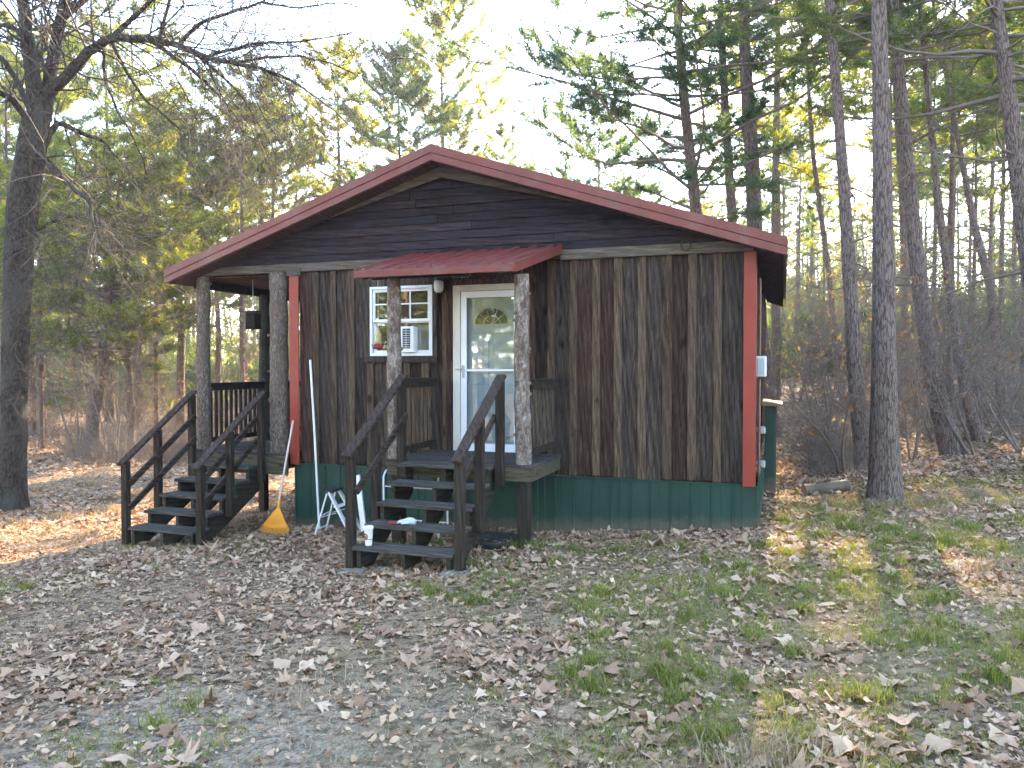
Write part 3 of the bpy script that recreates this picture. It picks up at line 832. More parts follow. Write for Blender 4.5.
# ---- steps
def steps(X0, X1, z_top, y_front, rise, run, nst, zg, label_nm, rail_x, rail_z, midrails, post_top_y, knot):
    """saw-tooth stringers, treads, posts and sloping rails"""
    w = .045
    st = MB()
    for xs_ in (X0 + .03, (X0 + X1) / 2 - w / 2, X1 - .03 - w):
        pts = []
        # upper saw-tooth from deck down to ground, then lower edge back
        yb = y_front + run       # back of first tread
        pts.append((yb, z_top - .045))
        for i in range(nst):
            zt = z_top - rise * i - .042; yf = y_front + run - run * (i + 1)
            pts.append((yf + .035, zt)); 
            zn = z_top - rise * (i + 1) - .042 if i < nst - 1 else zg
            pts.append((yf + .035, zn))
        # along ground
        yl = y_front - run * (nst - 1) + .035
        pts.append((yl + .24, zg))
        pts.append((yb, z_top - .045 - .30))
        pts = [(a_, b_) for a_, b_ in pts]
        st.prism(pts, 0, xs_, xs_ + w)
    root = st.build(label_nm, M['stringer'], cabin)
    for i in range(nst):
        zt = z_top - rise * i; yf = y_front - run * i; q = MB()
        d_ = (run + .035) / 2
        q.box(X0, X1, yf, yf + d_ - .004, zt - .038, zt, 0, .004); q.box(X0 + .004, X1 - .003, yf + d_ + .004, yf + 2 * d_, zt - .038, zt - .002, 0, .004)
        q.build('tread', M['tread'], root)
    yl = y_front - run * (nst - 1) + .06
    for sgn, rx in ((-1, rail_x[0]), (1, rail_x[1])):
        ytop = post_top_y; ybot = yl
        zlo, zhi = rail_z
        for k, t in enumerate((0, .46, 1)):
            yy = ybot + (ytop - ybot) * t; zz_ = zlo + (zhi - zlo) * t
            zb = zg if k == 0 else (z_top - rise * (nst - 1) * (1 - t) - .22)
            q = MB(); q.box(rx - .042, rx + .042, yy - .04, yy + .04, zb, zz_ - .02, 0, .005)
            q.build('rail_post', M['post'], root)
        sl = (zhi - zlo) / (ytop - ybot)
        q = MB(); q.bar((rx, ybot - .09, zlo - .09 * sl + .005), (rx, ytop + .05, zhi + .05 * sl + .005), .105, .036, 0, (0, 0, 1), .005)
        q.build('handrail', M['rail'], root)
        for dz in midrails:
            q = MB(); off = -sgn * .062
            q.bar((rx + off, ybot, zlo - dz), (rx + off, ytop, zhi - dz), .034, .075, 0, (0, 0, 1), .004)
            q.build('mid_rail', M['rail'], root)
    return root
fs_ = steps(2.20, 3.26, .238, -1.40, .175, .235, 5, -.70, 'front_steps', (2.155, 3.315), (.46, 1.15), (.40,), -1.21, 1)
ls_ = steps(-1.52, -.52, -.045, -.41, .165, .26, 5, -.93, 'side_steps', (-1.60, -.45), (.12, .90), (.30, .60), -.24, 1)

# ---- side porch deck
mb = MB()
for k in range(12):
    xa = -1.78 + k * .137; mb.box(xa, xa + .131, -.15, 6.6, .085, .12, 0, .003)
pd = mb.build('side_porch_deck', M['deck'], cabin)
mb = MB(); mb.box(-1.77, -.115, -.14, -.10, -.17, .083, 0, .004); mb.box(-1.77, -1.73, -.099, 6.6, -.13, .083, 0, .003)
mb.box(-.30, -.27, -.099, 6.6, -.12, .083)
mb.build('rim_joist', M['beamface'], pd)
for (xx, yy) in ((-1.70, .0), (-1.70, 1.4), (-1.70, 3.6), (-1.70, 6.4)):
    q = MB(); q.box(xx, xx + .11, yy - .09, yy + .03, -1.35, .08 if yy > .1 else -.0, 0, .004)
    q.build('support_post', M['post'], pd)
railing('railing', 'Y', -1.60, .12, 1.33, .20, 1.05, cabin, M['darkrail'], M['darkrail'], 11)
railing('railing', 'Y', -1.60, 1.52, 3.5, .20, 1.05, cabin, M['darkrail'], M['darkrail'], 17)
railing('railing', 'Y', -1.60, 3.7, 6.4, .20, 1.05, cabin, M['darkrail'], M['darkrail'], 22)

# ---- canopy over the door
can = MB()
cyf, cyb = -1.42, -.06
czf, czb = 2.33, 2.70
cx0f, cx1f, cx0b, cx1b = 1.70, 3.535, 1.76, 3.65
c = [(cx0f, cyf, czf - .012), (cx1f, cyf, czf - .012), (cx1b, cyb, czb - .012), (cx0b, cyb, czb - .012), (cx0f, cyf, czf), (cx1f, cyf, czf), (cx1b, cyb, czb), (cx0b, cyb, czb)]
can.hexa(c)
nr = 9
for k in range(nr):
    t = (k + .5) / nr
    xa = cx0f + (cx1f - cx0f) * t; xb = cx0b + (cx1b - cx0b) * t
    q = [(xa - .026, cyf - .004, czf + .0), (xa + .026, cyf - .004, czf), (xb + .026, cyb, czb), (xb - .026, cyb, czb),
         (xa - .012, cyf - .004, czf + .024), (xa + .012, cyf - .004, czf + .024), (xb + .012, cyb, czb + .024), (xb - .012, cyb, czb + .024)]
    can.hexa(q)
canopy = can.build('canopy', M['roof'], cabin)
mb = MB(); mb.box(cx0f - .01, cx1f + .01, cyf - .01, cyf + .012, czf - .078, czf - .014, 0, .003)
for (xa, xb) in ((cx0f - .012, cx0b - .012), (cx1f + .012, cx1b + .012)):
    s_ = .012
    mb.hexa([(xa - s_, cyf + .013, czf - .085), (xa + s_, cyf + .013, czf - .085), (xb + s_, cyb, czb - .085), (xb - s_, cyb, czb - .085),
             (xa - s_, cyf + .013, czf + .02), (xa + s_, cyf + .013, czf + .02), (xb + s_, cyb, czb + .02), (xb - s_, cyb, czb + .02)])
mb.build('canopy_fascia', M['fascia'], canopy)
mb = MB(); mb.box(cx0f + .02, cx1f - .02, -1.12, -1.03, 2.27, 2.37, 0, .004)
for k in range(5):
    xx = 1.78 + k * .42; mb.bar((xx, cyf + .03, czf - .06), (xx, cyb, czb - .06), .04, .08)
mb.build('canopy_rafters', M['post'], canopy)

# ------------------------------------------------------------------ loose things near the cabin
def in_house(name, X, Y, Z, rz=0.0):
    w = H2W(X, Y, Z); return empty(name, w, -YAW + rz)
def gz(X, Y):
    w = H2W(X, Y); return ground_h(w.x, w.y) - HZ

# leaf rake leaning upside up on the corner
rk = in_house('rake', .05, -.52, gz(.05, -.52))
tag(rk, 'orange plastic leaf rake with a pale handle leaning on the red corner board', 'rake')
mb = MB(); mb.tube([(-.02, .0, .42), (-.065, .22, .93), (-.105, .435, 1.43)], .0135, 10)
mb.build('handle', M['rakewood'], rk)
mb = MB()
hub = Vector((-.016, -.01, .36))
mb.tube([hub + Vector((0, 0, .0)), hub + Vector((.006, .01, .09))], [.026, .018], 10)
nt_ = 22
tips = []
for k in range(nt_):
    t = k / (nt_ - 1) - .5
    tip = Vector((-.03 + t * .43, -.07, .045 + .03 * (t * 2) ** 2)); tips.append(tip)
    mid = hub.lerp(tip, .5) + Vector((0, -.012, 0))
    mb.tube([hub, mid, tip, tip + Vector((0, -.035, -.028))], [.006, .0065, .006, .004], 5)
for f_ in (.45, .8):
    mb.tube([hub.lerp(t_, f_) + Vector((0, -.012, 0)) for t_ in tips], .006, 5)
# thin web between the tines near the hub
vs = [hub] + [hub.lerp(t_, .86) + Vector((0, -.010, 0)) for t_ in tips]
mb.add(vs, [(0, k + 1, k + 2) for k in range(nt_ - 1)])
vs = [hub + Vector((0, .004, 0))] + [hub.lerp(t_, .86) + Vector((0, -.006, 0)) for t_ in tips]
mb.add(vs, [(0, k + 2, k + 1) for k in range(nt_ - 1)])
mb.build('rake_head', M['yellow'], rk)

# white pole leaning on the wall
pz = gz(.42, -.18)
pl = MB(); pl.tube([(0, 0, 0), (-.11, .065, 1.3), (-.222, .145, 1.372 - pz)], .0145, 10); 
pl.cyl((0, 0), .02, -.005, .05, 10)
o = pl.build('pole', M['alu'], None, H2W(.41, -.185, pz)); o.rotation_euler = (0, 0, -YAW)
tag(o, 'long thin white pole leaning against the dark boards right of the rake', 'pole')

# step ladder, open, white aluminium
lz = gz(.85, -.5)
ld = in_house('stepladder', .80, -.42, lz, R(8)); ld.scale = (.84, .84, .88)
tag(ld, 'small open white aluminium stepladder standing in leaves left of the front steps', 'ladder')
q = MB()
for yy in (-.20, .20):
    q.bar((-.02, yy * .8, .62), (.36, yy, .0), .028, .085, 0, (0, 1, 0), .004)
q.build('front_rails', M['alu'], ld)
q = MB()
for yy in (-.19, .19): q.bar((-.06, yy * .8, .60), (-.24, yy, .0), .022, .028, 0, (0, 1, 0), .004)
q.bar((-.155, -.18, .28), (-.155, .18, .28), .02, .02); q.bar((-.21, -.18, .08), (-.21, .18, .08), .02, .02)
q.build('rear_legs', M['alu'], ld)
for (xx, zz) in ((.10, .42), (.215, .235)):
    q = MB(); q.box(xx - .05, xx + .05, -.175, .175, zz - .015, zz, 0, .003); q.build('step', M['alu'], ld)
q = MB(); q.box(-.11, .05, -.185, .185, .615, .645, 0, .008); q.build('top_cap', M['dark'], ld)
for yy in (-.19, .19):
    q = MB(); q.bar((-.15, yy, .26), (.10, yy, .33), .008, .014, 0, (0, 0, 1), .001); q.build('spreader', M['steel'], ld)
# loose white rail leaning on the ladder
q = MB(); q.bar((0, 0, .0), (-.215, .20, .70), .075, .03, 0, (0, 1, 0), .005)
o = q.build('plank', M['alu'], None, H2W(1.22, -.42, gz(1.22, -.42))); o.rotation_euler = (0, 0, -YAW)
tag(o, 'white painted plank leaning behind the left post of the front steps', 'plank')

# white wire rack behind the steps
rz_ = gz(1.75, -.62)
wr = in_house('wire_rack', 1.62, -.52, rz_)
tag(wr, 'white tubular wire rack standing behind the front steps', 'rack')
for xx in (0, .72):
    q = MB(); q.tube([(xx, -.13, 0), (xx, -.13, .74), (xx + .012, -.10, .80), (xx + .02, .0, .82), (xx + .012, .10, .80), (xx, .13, .74), (xx, .13, 0)], .012, 8)
    q.build('upright', M['alu'], wr)
for zz in (.18, .40, .62):
    q = MB()
    for yy in (-.12, .12): q.tube([(0, yy, zz), (.72, yy, zz)], .008, 6)
    for k in range(12): q.tube([(.03 + k * .06, -.12, zz), (.03 + k * .06, .12, zz)], .004, 5)
    q.build('shelf', M['alu'], wr)

# cup
cz = .238 - .175 * 4 + .001
cp_ = in_house('paper_cup', 2.33, -2.245, cz)
tag(cp_, 'white paper drink cup with a red emblem on the lowest front step', 'cup')
q = MB(); q.lathe((0, 0, 0), [(0, .002), (.032, 0), (.034, .01), (.043, .165), (.047, .17), (.047, .178), (.040, .178), (.033, .01)], 28); q.build('cup_body', M['cup'], cp_)
q = MB(); q.lathe((0, 0, 0), [(.049, .166), (.050, .176), (.046, .182), (.044, .190), (0, .190)], 28); q.build('lid', M['cup'], cp_)
# red emblem wrapped round the cup: oval ring with two swooshes
q = MB()
def wrapped(fn, n_):
    vs = []; fs = []
    for i in range(n_ + 1):
        (u0, z0_), (u1, z1_) = fn(i / n_)
        for (u_, z_) in ((u0, z0_), (u1, z1_)):
            r_ = .0345 + (.043 - .034) * z_ / .165 + .0008
            vs.append((r_ * math.cos(u_), r_ * math.sin(u_), z_))
    for i in range(n_): fs.append((2 * i, 2 * i + 1, 2 * i + 3, 2 * i + 2))
    q.add(vs, fs)
for ang in (-1.9, 1.24):
    wrapped(lambda t: ((ang + .72 * math.cos(6.283 * t), .092 + .030 * math.sin(6.283 * t)), (ang + .50 * math.cos(6.283 * t), .092 + .015 * math.sin(6.283 * t))), 28)
    wrapped(lambda t: ((ang - .5 + t, .088 - .008 * math.sin(3.14 * t)), (ang - .5 + t, .088 + .012 * math.sin(3.14 * t))), 12)
wrapped(lambda t: ((6.283 * t, .060), (6.283 * t, .066)), 28)
q.build('emblem', M['redp'], cp_)

# glove on the second step
gl = in_house('work_glove', 2.60, -1.98, .238 - .175 * 3 + .002, R(12))
tag(gl, 'crumpled grey and red work glove lying on the second front step', 'glove')
q = MB()
q.tube([(-.02, 0, .02), (.03, .005, .028), (.07, .004, .026), (.10, 0, .018)], [.028, .036, .036, .022], 12, 0, True, True, .2, 2)
for k, yy in enumerate((-.03, -.01, .012, .03)):
    q.tube([(-.01, yy, .02), (-.05, yy * 1.3, .026), (-.085 - .008 * (k in (1, 2)), yy * 1.5, .014)], [.013, .0125, .008], 8, 0, True, True, .1, k)
q.tube([(.03, -.03, .02), (.0, -.062, .022), (-.03, -.072, .014)], [.014, .013, .009], 8, 0)
q.build('palm_and_fingers', M['bluegrey'], gl)
q = MB(); q.tube([(-.075, -.03, .018), (-.13, -.05, .016), (-.17, -.035, .012)], [.018, .02, .012], 9, 0, True, True, .3, 5); q.build('cuff', M['redp'], gl)

# black rubber pan below the deck
w = H2W(3.16, -.98, gz(3.16, -.98))
q = MB(); q.lathe((0, 0, 0), [(0, .02), (.20, .02), (.235, .035), (.26, .085), (.285, .09), (.29, .075), (.265, .0), (.0, .0)], 32)
o = q.build('rubber_pan', M['rubber'], None, w); tag(o, 'shallow round black rubber pan on the dirt under the front deck', 'pan')
# concrete footings
for i, (X, Y, s, lab) in enumerate(((2.22, -2.36, .26, 'flat grey concrete paver under the left foot of the front steps'), (2.52, -2.30, .20, 'small mossy concrete paver under the middle of the front steps'), (3.30, -2.36, .26, 'flat grey concrete paver under the right foot of the front steps'))):
    q = MB(); q.box(-s / 2, s / 2, -.09, .09, -.05, .022, 0, .012)
    o = q.build('paver', M['concrete'], None, H2W(X, Y, gz(X, Y))); o.rotation_euler = (R(2), R(-2), -YAW + .1 * i)
    tag(o, lab, 'paver', 'concrete pavers under the front steps')

# air conditioner in the lower right of the window
ac = in_house('air_conditioner', 0, 0, 0)
tag(ac, 'white window air conditioner in the lower right half of the window', 'air conditioner')
ax0, ax1, az0, az1 = 1.56, 1.745, 1.462, 1.79
q = MB(); q.box(ax0, ax1, -.10, .20, az0, az1, 0, .008); q.build('housing', M['white'], ac)
q = MB(); q.box(ax0 + .035, ax1 - .045, -.108, -.101, az0 + .05, az1 - .03, 0, .001)
gq = q.build('grille_back', M['dark'], ac)
q = MB()
for k in range(9):
    zz = az0 + .065 + k * .029; q.box(ax0 + .035, ax1 - .045, -.113, -.109, zz, zz + .008)
q.box((ax0 + ax1) / 2 - .008, (ax0 + ax1) / 2, -.116, -.1135, az0 + .05, az1 - .03)
q.build('louvres', M['meterg'], ac)
q = MB()
for k in range(7): q.box(ax1 + .004 + k * .021, ax1 + .018 + k * .021, .029 - .004 * (k % 2), .045, az0 + .0, az1 + .02)
q.build('side_curtain', M['meterg'], ac)

# hummingbird feeder hanging in front of the window
hf = in_house('nectar_feeder', 1.31, -.22, 0)
tag(hf, 'small bottle feeder with red base hanging before the window', 'bird feeder')
q = MB(); q.lathe((0, 0, 0), [(.0, 1.565), (.04, 1.565), (.044, 1.60), (.042, 1.70), (.018, 1.74), (.016, 1.765), (0, 1.768)], 18); q.build('bottle', M['seed'], hf)
q = MB(); q.lathe((0, 0, 0), [(0, 1.50), (.055, 1.503), (.075, 1.52), (.07, 1.545), (.04, 1.566), (0, 1.568)], 18)
for k in range(4):
    a_ = k * 1.57; q.tube([(.065 * math.cos(a_), .065 * math.sin(a_), 1.54), (.09 * math.cos(a_), .09 * math.sin(a_), 1.56)], .01, 8)
q.build('red_base', M['redp'], hf)
q = MB(); q.tube([(0, 0, 1.765), (0.004, 0, 1.9), (0, 0, 2.58)], .003, 5); q.build('wire', M['steel'], hf)

# dark box feeder hanging under the porch roof
bf = in_house('bird_house', -1.05, .38, 0)
tag(bf, 'dark box shaped birdhouse hanging under the side porch roof', 'bird house')
q = MB(); q.box(-.08, .08, -.07, .07, 1.82, 2.05, 0, .004); bb = q.build('box', M['darkrail'], bf)
q = MB(); q.hexa([(-.10, -.09, 2.052), (.10, -.09, 2.052), (.10, .09, 2.052), (-.10, .09, 2.052), (-.085, -.02, 2.085), (.085, -.02, 2.085), (.085, .02, 2.085), (-.085, .02, 2.085)]); q.build('lid', M['dark'], bf)
for z in (1.95, 1.88):
    q = MB(); q.tube([(-.015, -.071, z), (-.015, -.075, z)], .016, 14); q.build('entrance_hole', M['trimz'], bf)
q = MB(); q.tube([(0, 0, 2.085), (0, 0, 2.53)], .004, 6); q.build('wire', M['steel'], bf)

# cut log right of the cabin
w = P(826, 494, 11.0); w.z = ground_h(w.x, w.y) + .07
q = MB(); q.tube([(-.34, 0, 0), (0, .02, 0), (.34, .0, .01)], [.085, .08, .085], 16, 0, False, True, .12, 3)
lg = q.build('cut_log', M['twig_pale'], None, w); lg.rotation_euler = (0, R(-4), R(10))
tag(lg, 'short cut log lying in leaves at the wood edge right of the cabin', 'log')
for xx, s in ((-.34, -1), (.34, 1)):
    q = MB(); q.tube([(xx - s * .01, 0, .005 if s > 0 else 0), (xx + s * .006, 0, .01 if s > 0 else 0)], [.078, .078], 16); q.build('log_end', M['cutwood'], lg)
# ------------------------------------------------------------------ vegetation generators (numpy)
def seg_mesh(segs, sides=4):
    """segs: list of (p0, p1, r0, r1) -> verts, quads (open prisms)"""
    if not len(segs): return np.zeros((0, 3)), np.zeros((0, 4), int)
    A = np.array([s[0] for s in segs], float); B = np.array([s[1] for s in segs], float)
    r0 = np.array([s[2] for s in segs], float); r1 = np.array([s[3] for s in segs], float)
    d = B - A; d /= np.maximum(np.linalg.norm(d, axis=1, keepdims=True), 1e-6)
    ref = np.where(np.abs(d[:, 2:3]) < .9, np.array([[0, 0, 1.0]]), np.array([[1.0, 0, 0]]))
    x = np.cross(d, ref); x /= np.linalg.norm(x, axis=1, keepdims=True); y = np.cross(d, x)
    ang = np.arange(sides) * 2 * np.pi / sides
    off = x[:, None] * np.cos(ang)[None, :, None] + y[:, None] * np.sin(ang)[None, :, None]
    va = A[:, None] + off * r0[:, None, None]; vb = B[:, None] + off * r1[:, None, None]
    V = np.concatenate([va, vb], 1).reshape(-1, 3)
    base = (np.arange(len(segs)) * sides * 2)[:, None, None]
    k = np.arange(sides); k2 = (k + 1) % sides
    q = np.stack([k, k2, k2 + sides, k + sides], -1)[None] + base
    return V, q.reshape(-1, 4)

def tri_tufts(cen, dirs, n, ln, w, spread, rng):
    """needle tufts: n thin triangles per tuft"""
    cen = np.repeat(np.asarray(cen, float), n, 0); dirs = np.repeat(np.asarray(dirs, float), n, 0)
    d = dirs + rng.normal(size=cen.shape) * spread
    d /= np.maximum(np.linalg.norm(d, axis=1, keepdims=True), 1e-6)
    s = np.cross(d, rng.normal(size=cen.shape)); s /= np.maximum(np.linalg.norm(s, axis=1, keepdims=True), 1e-6)
    l = ln * rng.uniform(.7, 1.2, (len(cen), 1)); b = cen + rng.normal(size=cen.shape) * ln * .12
    V = np.stack([b - s * w / 2, b + s * w / 2, b + d * l], 1).reshape(-1, 3)
    return V, np.arange(len(V)).reshape(-1, 3)

def join(*vf):
    """vf: (V, F, mat, smooth)"""
    Vs = []; parts = []; n = 0
    for V, Fc, m, s in vf:
        if not len(V): continue
        Vs.append(V); parts.append((Fc + n, m, s)); n += len(V)
    return np.concatenate(Vs), parts

def trunk_mesh(path, rads, n=12, flare=1.35, jit=.06, seed=0.0):
    """rounded trunk with root flare through the path points (resampled)"""
    mb = MB(); path = [Vector(p) for p in path]
    P2 = []; R2 = []; K = 6
    for i in range(len(path) - 1):
        for k in range(K):
            t = k / K; P2.append(path[i].lerp(path[i + 1], t)); R2.append(rads[i] + (rads[i + 1] - rads[i]) * t)
    P2.append(path[-1]); R2.append(rads[-1])
    # smooth
    for _ in range(3):
        P2 = [P2[0]] + [(P2[i - 1] + P2[i] * 2 + P2[i + 1]) / 4 for i in range(1, len(P2) - 1)] + [P2[-1]]
    z0 = P2[0].z
    R2 = [r * (1 + (flare - 1) * math.exp(-(p.z - z0) / .35)) for p, r in zip(P2, R2)]
    P2.insert(0, P2[0] - Vector((0, 0, .5))); R2.insert(0, R2[0] * 1.1)
    mb.tube(P2, R2, n, 0, False, True, jit, seed)
    return mb, P2, R2

def pine_parts(seed, H, base_f, rmax, trunk_r, nb=70, tufts=16, nn=9, ln=.17, w=.016, lean=(0, 0), dead=14, shape='cone', droop=.0, up=.35, path=None, sparse_top=False):
    """returns trunk MB + crown (V, parts). materials: trunk [bark]; crown [twig, needles]"""
    rng = np.random.default_rng(seed); rr = random.Random(seed)
    if path is None:
        path = []; k = 6; ox, oy = 0, 0
        for i in range(k + 1):
            t = i / k
            path.append((lean[0] * t + rr.uniform(-.06, .06) * (i > 0), lean[1] * t + rr.uniform(-.06, .06) * (i > 0), H * t))
    m = len(path); rads = [trunk_r * (1 - i / (m - 1)) ** .75 * .97 + trunk_r * .04 for i in range(m)]
    mb, P2, R2 = trunk_mesh(path, rads, 14, 1.3, .07, seed)
    zs = np.array([p.z for p in P2]); X = np.array([p.x for p in P2]); Y = np.array([p.y for p in P2]); RR = np.array(R2)
    z0 = zs[1]
    H = zs[-1] - z0
    segs = []; tc = []; td = []
    zb = z0 + H * base_f
    for b in range(nb + dead):
        isdead = b >= nb
        t = ((b + rr.random()) / nb) if not isdead else rr.random()
        z = zb + (z0 + H - zb) * t ** .92 if not isdead else z0 + H * rr.uniform(.22, base_f + .15)
        x = np.interp(z, zs, X); y = np.interp(z, zs, Y); rt = np.interp(z, zs, RR)
        a = b * 2.39996 + rr.uniform(-.5, .5)
        if shape == 'cone': prof = (1 - t) ** .55 * (.55 + .45 * min(1, t * 5)) * (.62 + .75 * abs(math.sin(a * 1.3 + z * .9 + seed)))
        elif shape == 'round': prof = math.sin(math.pi * min(.97, .2 + .77 * t)) ** .6 * (.55 + .8 * abs(math.sin(a * 1.1 + z * .7 + seed)))
        else: prof = .6 + .4 * math.sin(math.pi * t)
        Lb = rmax * prof * rr.uniform(.6, 1.15) if not isdead else rmax * rr.uniform(.2, .75)
        Lb = max(Lb, .25)
        elev = (up * (.2 + 1.3 * t) - droop * (1 - t)) + rr.uniform(-.18, .18) if not isdead else rr.uniform(-.25, .2)
        p = np.array([x, y, z]); dv = np.array([math.cos(a) * math.cos(elev), math.sin(a) * math.cos(elev), math.sin(elev)])
        ns = 6; r = max(.010, min(rt * .42, (.016 + .012 * Lb) * (.62 if isdead else 1))); pts = [p]
        for s in range(ns):
            dv = dv + rng.normal(size=3) * (.18 if isdead else .13) + np.array([0, 0, .05 if not isdead else -.03]); dv /= np.linalg.norm(dv)
            q = p + dv * Lb / ns; r2 = r * .80
            segs.append((p, q, r, r2)); p = q; r = r2; pts.append(p)
        nt2 = tufts if not isdead else 5
        for s in range(nt2):
            f = rr.uniform(.30, 1.0) ** .7 if not isdead else rr.uniform(.2, 1)
            ii = min(ns - 1, int(f * ns)); fr = f * ns - ii
            bp = pts[ii] * (1 - fr) + pts[ii + 1] * fr
            dd = pts[ii + 1] - pts[ii]; dd /= np.linalg.norm(dd)
            side = np.cross(dd, [0, 0, 1]); side /= max(1e-6, np.linalg.norm(side))
            v = dd * rr.uniform(.3, .9) + side * rr.choice((-1, 1)) * rr.uniform(.3, 1) + np.array([0, 0, rr.uniform(-.1, .45)])
            v /= np.linalg.norm(v); l2 = Lb * rr.uniform(.10, .30) + .10
            e = bp + v * l2
            segs.append((bp, e, .0065, .004))
            if isdead: 
                segs.append((bp + v * l2 * .5, e + rng.normal(size=3) * .15, .004, .002)); continue
            k = max(1, int(l2 / (ln * .75)))
            for j in range(k + 1):
                tc.append(bp + v * l2 * (.35 + .65 * j / max(1, k))); td.append(v * .55 + np.array([0, 0, .25]))
        if not isdead:
            tc.append(p); td.append(dv)
    tc = np.array(tc); td = np.array(td)
    NV, NF = tri_tufts(tc, td, int(nn * 1.35), ln * .9, w, .85, rng)
    SV, SF = seg_mesh(segs, 4)
    return mb, join((SV, SF, 0, True), (NV, NF, 1, False))

def place_tree(name, label, mb, crown, loc, barkm, crown_mats, group=None, cat='tree', kind_label=None):
    root = empty(name, loc); tag(root, label, cat, group)
    mb.build('trunk', barkm, root)
    V, parts = crown
    link('crown', np_mesh('crown', V, parts), crown_mats, root)
    return root

def copy_thing(root, loc, rz, s, label, group=None):
    c = root.copy(); C.objects.link(c); c.location = loc; c.rotation_euler = (0, 0, rz); c.scale = (s, s, s)
    c['label'] = label
    if group: c['group'] = group
    for ch in root.children:
        k = ch.copy(); C.objects.link(k); k.parent = c
    return c

def px_path(pts, d):
    """trunk polyline from photo pixels at distance d; returns base and relative path"""
    W = [P(x, y, d) for x, y in pts]
    b = W[0].copy(); b.z = ground_h(b.x, b.y)
    return b, [tuple(w - b) if i else (0, 0, 0) for i, w in enumerate(W)]

# ---- named pines on the right: trunk seen as a path of pixels at its own distance
def right_pine(pts, d, r, label, seed, extend=6.0, base_f=.62, rmax=3.0, mat='pinebark', needles='needle', nb=46, dead=26, ybend=0.0, tufts=14, nn=8, w=.02, ln=.19, up=.25):
    b, path = px_path(pts, d)
    n = len(path)
    path = [(p[0], p[1] + ybend * (i / n) * math.sin(i * 1.7 + seed), p[2]) for i, p in enumerate(path)]
    t = Vector(path[-1]) - Vector(path[-2]); t.normalize()
    e = Vector(path[-1]); 
    for k in range(2): e = e + t * extend / 2; path.append(tuple(e))
    H = path[-1][2]
    m, cr = pine_parts(seed, H, base_f, rmax, r, nb, tufts, nn, ln, w, dead=dead, shape='round', path=path, up=up)
    return place_tree('pine_tree', label, m, cr, b, M[mat], [M['twig'], M[needles]])

PINES_RIGHT = [
 ([(885,498),(884,400),(884,300),(882,150),(879,0)], 10.2, .185, 'stout straight pine with rough greyish bark nearest to the right of the cabin', 31, dict(base_f=.80, rmax=2.6, dead=6, extend=7)),
 ([(866,495),(857,400),(851,300),(843,170),(829,0)], 13.0, .145, 'slim reddish pine trunk leaning left just behind the stout straight pine', 32, dict(base_f=.52, rmax=2.8)),
 ([(953,485),(937,400),(921,300),(906,150),(893,0)], 14.5, .185, 'leaning reddish pine behind and right of the stout straight pine', 33, dict(base_f=.50, rmax=3.6, nb=40)),
 ([(980,479),(966,400),(954,320),(938,200),(926,70)], 16.0, .115, 'thin pine curving left, rooted on the leafy slope', 34, dict(base_f=.6, rmax=2.4, extend=5, nb=26)),
 ([(1006,458),(1000,380),(992,290),(975,230),(962,160)], 19.0, .14, 'slender dark pine leaning left near the right end of the leafy slope', 35, dict(base_f=.5, rmax=3, extend=6)),
 ([(1052,470),(1036,300),(1018,170),(1004,60),(996,0)], 12.0, .17, 'thick leaning pine at the right edge, with long horizontal limbs', 36, dict(base_f=.42, rmax=4.0, nb=44, dead=30, up=.1)),
 ([(922,446),(912,400),(905,330),(902,200),(896,110)], 22.0, .12, 'very dark slim trunk deep between the leaning pines', 37, dict(base_f=.55, rmax=2.0, nb=18)),
 ([(770,470),(758,330),(753,170),(745,60),(743,0)], 19.0, .235, 'stout dark pine rising above the right roof slope, rightmost of three', 41, dict(base_f=.60, rmax=2.8, nb=36, dead=18)),
 ([(748,470),(738,330),(731,200),(724,90),(720,0)], 21.0, .17, 'narrow pine rising above the right roof slope between its two stouter neighbours', 42, dict(base_f=.42, rmax=2.6, nb=40)),
 ([(716,470),(705,330),(696,210),(683,90),(676,0)], 18.0, .18, 'wide limbed dark green pine behind the right half of the cabin roof', 43, dict(base_f=.34, rmax=4.3, nb=85, tufts=20, nn=10, extend=5.0, up=.12, needles='needle_b', dead=12)),
 ([(846,470),(838,380),(830,280),(812,150),(806,40)], 24.0, .11, 'slim pine with open golden crown between the roof and the leaning reddish trunk', 44, dict(base_f=.62, rmax=3.0, needles='needle_y', nb=28)),
]
for pts, d, r, lab, seed, kw in PINES_RIGHT: right_pine(pts, d, r, lab, seed, **kw)

# ---- left and centre trees behind the cabin
def spec_pine(px, py_top, d, label, seed, rmax, base_f, r, **kw):
    top = P(px, py_top, d); g = ground_h(top.x, top.y)
    H = top.z - g; mat = kw.pop('needles', 'needle')
    m, cr = pine_parts(seed, H, base_f, rmax, r, lean=kw.pop('lean', (0, 0)), **kw)
    return place_tree('pine_tree', label, m, cr, (top.x, top.y, g), M['pinebark_far'], [M['twig'], M[mat]])
spec_pine(441, -6, 30, 'tall airy pine with open sunlit crown rising behind the roof ridge', 51, 2.5, .42, .15, nb=84, tufts=16, nn=10, needles='needle_y', dead=2, up=.6, shape='round', w=.026)
spec_pine(399, 62, 28, 'dark bushy pine left of the tall airy pine behind the roof', 52, 2.2, .40, .12, nb=76, tufts=16, nn=10, needles='needle_b', dead=6, up=.4, w=.022, shape='round')
spec_pine(338, 52, 31, 'sunlit pine with a narrow crown above the left roof slope', 53, 2.5, .38, .15, nb=84, tufts=16, nn=10, needles='needle_y', dead=10, shape='round', w=.024)
spec_pine(272, 118, 30, 'yellow green pine just above the middle of the left roof slope', 54, 2.4, .45, .13, nb=76, tufts=15, nn=10, needles='needle_y', dead=10, shape='round', w=.024)
